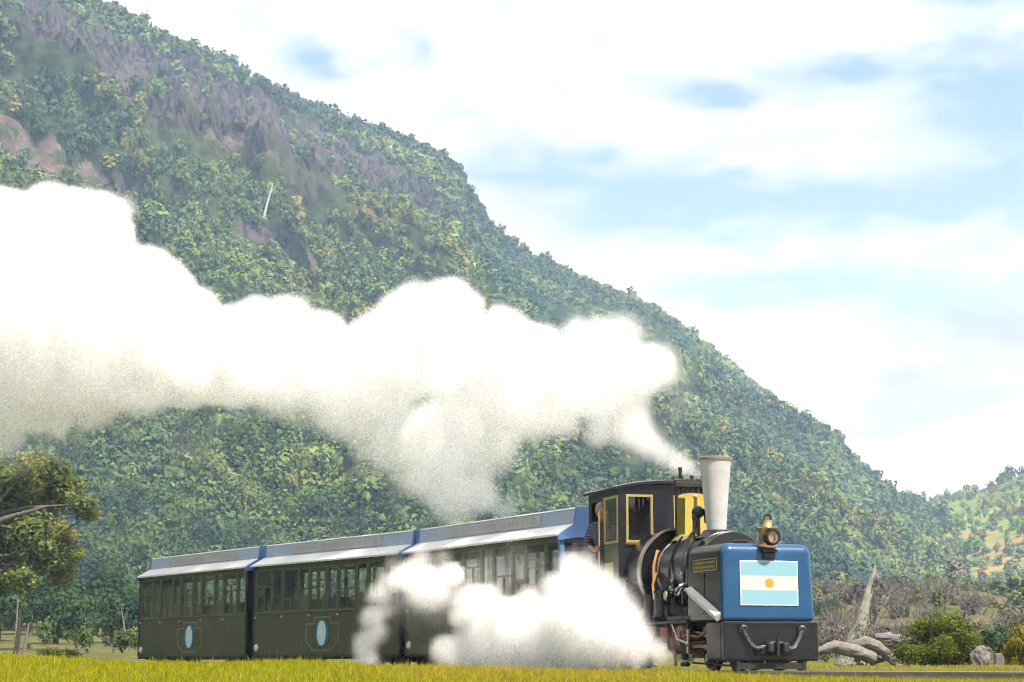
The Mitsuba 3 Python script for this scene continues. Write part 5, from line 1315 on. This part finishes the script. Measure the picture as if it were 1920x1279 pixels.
for px, py, rp, k, dY in ((1252, 1230, 16, .9, 0), (1232, 1220, 28, 1, 0), (1195, 1203, 50, 1, 0), (1160, 1190, 72, 1, 0), (1105, 1160, 98, 1, 0), (1060, 1185, 90, 1, 0), (1085, 1095, 54, 1, 0), (1078, 1062, 38, 1, 0), (1100, 1052, 28, .9, .3), (1108, 1095, 34, 1, .2), (1040, 1100, 36, 1, 0), (990, 1130, 38, 1, 0), (1145, 1150, 36, .8, 0), (1000, 1195, 78, 1, 0), (940, 1205, 68, 1, 0), (885, 1215, 54, 1, 0), (838, 1222, 44, 1, 0),
                          (765, 1090, 50, 1, 0), (805, 1105, 60, 1, 0), (850, 1090, 50, 1, 0), (900, 1140, 62, 1, 0), (955, 1140, 56, 1, 0), (730, 1090, 34, .8, 0), (698, 1160, 32, 1, 0), (688, 1205, 34, 1, 0), (693, 1238, 28, 1, 0), (712, 1115, 30, .9, 0), (735, 1060, 30, .6, 0), (790, 1052, 34, .8, 0), (830, 1045, 28, .6, 0), (858, 1155, 36, .8, 0), (815, 1165, 28, .45, 0), (1200, 1235, 24, .7, -.6), (1270, 1205, 26, .35, -.3), (1245, 1165, 26, .35, -.3), (1285, 1225, 18, .35, -.3), (1010, 1105, 34, .4, 0), (960, 1085, 26, .3, 0), (1000, 1060, 40, .14, 0), (900, 1060, 46, .16, 0), (960, 1110, 50, .2, 0), (760, 1180, 50, .14, 0), (750, 1130, 44, .3, 0), (1050, 1110, 40, .5, 0), (1130, 1200, 60, 1, 0), (1180, 1150, 30, .4, -.2), (706, 1185, 34, 1, 0.2), (684, 1225, 30, 1, 0.2), (720, 1145, 26, .8, 0), (860, 1120, 90, .10, 0.2), (780, 1130, 80, .08, 0.2), (960, 1090, 80, .10, 0.2), (1090, 1040, 40, .2, .4), (1215, 1150, 50, .10, -.3), (745, 1075, 40, .35, 0)):
    Y = float(np.interp(px, [680, 800, 1000, 1200, 1270], [37.0, 34.8, 31.2, 27.6, 26.0])) + dY - 1.5
    PUFFS.append((spot(px, py, Y), rp / FPX * Y, k, 0.10))
VOX = 0.078
cen, rad, den, sft = (np.array([p[k] for p in PUFFS]) for k in range(4))
AMP = 0.42
lo_, hi_ = (cen - (rad * 1.45)[:, None] - 0.2).min(0), (cen + (rad * 1.45)[:, None] + 0.2).max(0)
lo_[2] = 0.0
dims = np.ceil((hi_ - lo_) / VOX).astype(int)
hi_ = lo_ + dims * VOX
fld = np.full(dims, -9.0, np.float32)   # how deep inside a puff, as a share of its radius
metre = np.zeros(dims, np.float32)
dens, loose, low = np.zeros(dims, np.float32), np.zeros(dims, np.float32), np.zeros(dims, bool)
for c, r_, k, s_ in zip(cen, rad, den, sft):
    a = np.maximum(0, np.floor((c - r_ * 1.5 - lo_) / VOX).astype(int))
    b = np.minimum(dims, np.ceil((c + r_ * 1.5 - lo_) / VOX).astype(int))
    if np.any(b <= a):
        continue
    ax = [(lo_[q] + (np.arange(a[q], b[q]) + 0.5) * VOX - c[q]).astype(np.float32) for q in range(3)]
    dd = 1 - np.sqrt(ax[0][:, None, None] ** 2 + ax[1][None, :, None] ** 2 + ax[2][None, None, :] ** 2) / r_
    w = tuple(slice(a[q], b[q]) for q in range(3))
    new = dd > fld[w]
    metre[w] = np.where(new, r_, metre[w])
    dens[w] = np.where(new, k, dens[w])
    loose[w] = np.where(new, s_, loose[w])
    low[w] = np.where(new, c[2] < 2.2, low[w])
    fld[w] = np.maximum(fld[w], dd)
inside = np.argwhere(fld > -0.45).astype(np.float32)
sel = tuple(inside.astype(int).T)
tile = np.random.default_rng(77).random((32, 32, 32)).astype(np.float32)
tile = ndimage.zoom(np.pad(tile, 4, mode='wrap'), 4, order=3)[16:-16, 16:-16, 16:-16]
tile = (tile - tile.min()) / (tile.max() - tile.min())


def puffy(scale, shift):
    q = (inside * VOX / scale * 4 + shift).T
    return ndimage.map_coordinates(tile, q, order=1, mode='grid-wrap')


wx, wy, wz = puffy(1.3, 5.0) - 0.5, puffy(1.3, 23.0) - 0.5, puffy(1.3, 51.0) - 0.5
inside = inside + np.stack([wx, wy, wz], -1) * (0.9 / VOX)
inside = inside + np.stack([puffy(0.5, 71.0), puffy(0.5, 83.0), puffy(0.5, 95.0)], -1) * (0.35 / VOX) - 0.175 / VOX
warped = tuple(np.clip(np.rint(inside).astype(int), 0, dims - 1).T)        # torn and curled by the wind
n1, n2_, n3, n4, n5 = puffy(0.9, 3.1), puffy(0.42, 17.0), puffy(0.19, 40.0), puffy(2.2, 60.0), puffy(0.11, 9.0)
bil = 0.46 * np.abs(2 * n1 - 1) + 0.30 * np.abs(2 * n2_ - 1) + 0.16 * np.abs(2 * n3 - 1) + 0.08 * n5   # rounded lumps with sharp creases
R_ = np.minimum(metre[sel], 2.2)
wt = 0.5 * np.clip((metre[sel] - 0.40) / 0.5, 0, 1)
depth = ((1 - wt) * fld[sel] * metre[sel] + wt * fld[warped] * metre[warped]) + R_ * (0.66 * (bil - 0.27) + 0.25 * (n4 - 0.5))
thin = dens[sel]
ramp = np.minimum(0.18, 0.35 * metre[sel]) + np.minimum(loose[sel], 0.25 * metre[sel]) + 0.45 * (1 - thin) + 0.7 * np.clip(n4 - 0.55, 0, 1)
sig = np.clip(depth / ramp, 0, 1) ** 1.3 * (0.18 + 3.0 * thin ** 1.8) * (np.where(low[sel], 0.25, 0.06) + 0.90 / (1 + (np.maximum(depth, 0) / np.where(low[sel], 0.9, 0.36)) ** 3)) * np.where(low[sel], 1.7, 1)
rag = 0.45 * n1 + 0.3 * n2_ + 0.25 * n3
sig *= np.where(thin < 0.75, np.clip(5.0 * (rag - 0.42), 0, 1.8), 1)
sigma = np.zeros(dims, np.float32)
sigma[sel] = sig
hull = m3.Manifold.batch_boolean([m3.Manifold(m3.Mesh(np.asarray(s_.vertices, np.float32), np.asarray(s_.faces, np.uint32))) for s_ in (trimesh.creation.icosphere(2, float(r_) * 1.42 + 0.03).apply_translation(c) for c, r_ in zip(cen, rad))], m3.OpType.Add)
g = hull.to_mesh()
scene['steam_medium'] = {'type': 'heterogeneous', 'albedo': rgb(0.9995, 0.9995, 0.9995), 'phase': {'type': 'isotropic'},
                         'sigma_t': {'type': 'gridvolume', 'grid': mi.VolumeGrid(np.ascontiguousarray(sigma.transpose(2, 1, 0)[..., None])), 'use_grid_bbox': False, 'filter_type': 'trilinear', 'raw': True,
                                     'to_world': T().translate(lo_.tolist()).scale((hi_ - lo_).tolist())}}
steam = thing('steam', 'white billowing steam trailing from the locomotive over the train', kind='stuff')
put(steam, trimesh.Trimesh(g.vert_properties[:, :3], g.tri_verts, process=False), {'type': 'null'}, smooth=False, interior={'type': 'ref', 'id': 'steam_medium'}, exterior={'type': 'ref', 'id': 'air'})
haze = thing('haze', 'thin blue haze in the mountain air', kind='stuff')
zlo, zhi = float(min(GZ.min(), SURF[..., 2].min(), HP[..., 2].min())) - 1.5, float(SURF[..., 2].max()) + 12
scene[haze] = {'type': 'cube', 'to_world': T().translate([0, 100, (zlo + zhi) / 2]).scale([2500, 2500, (zhi - zlo) / 2]), 'bsdf': {'type': 'null'}, 'interior': {'type': 'ref', 'id': 'air'}}
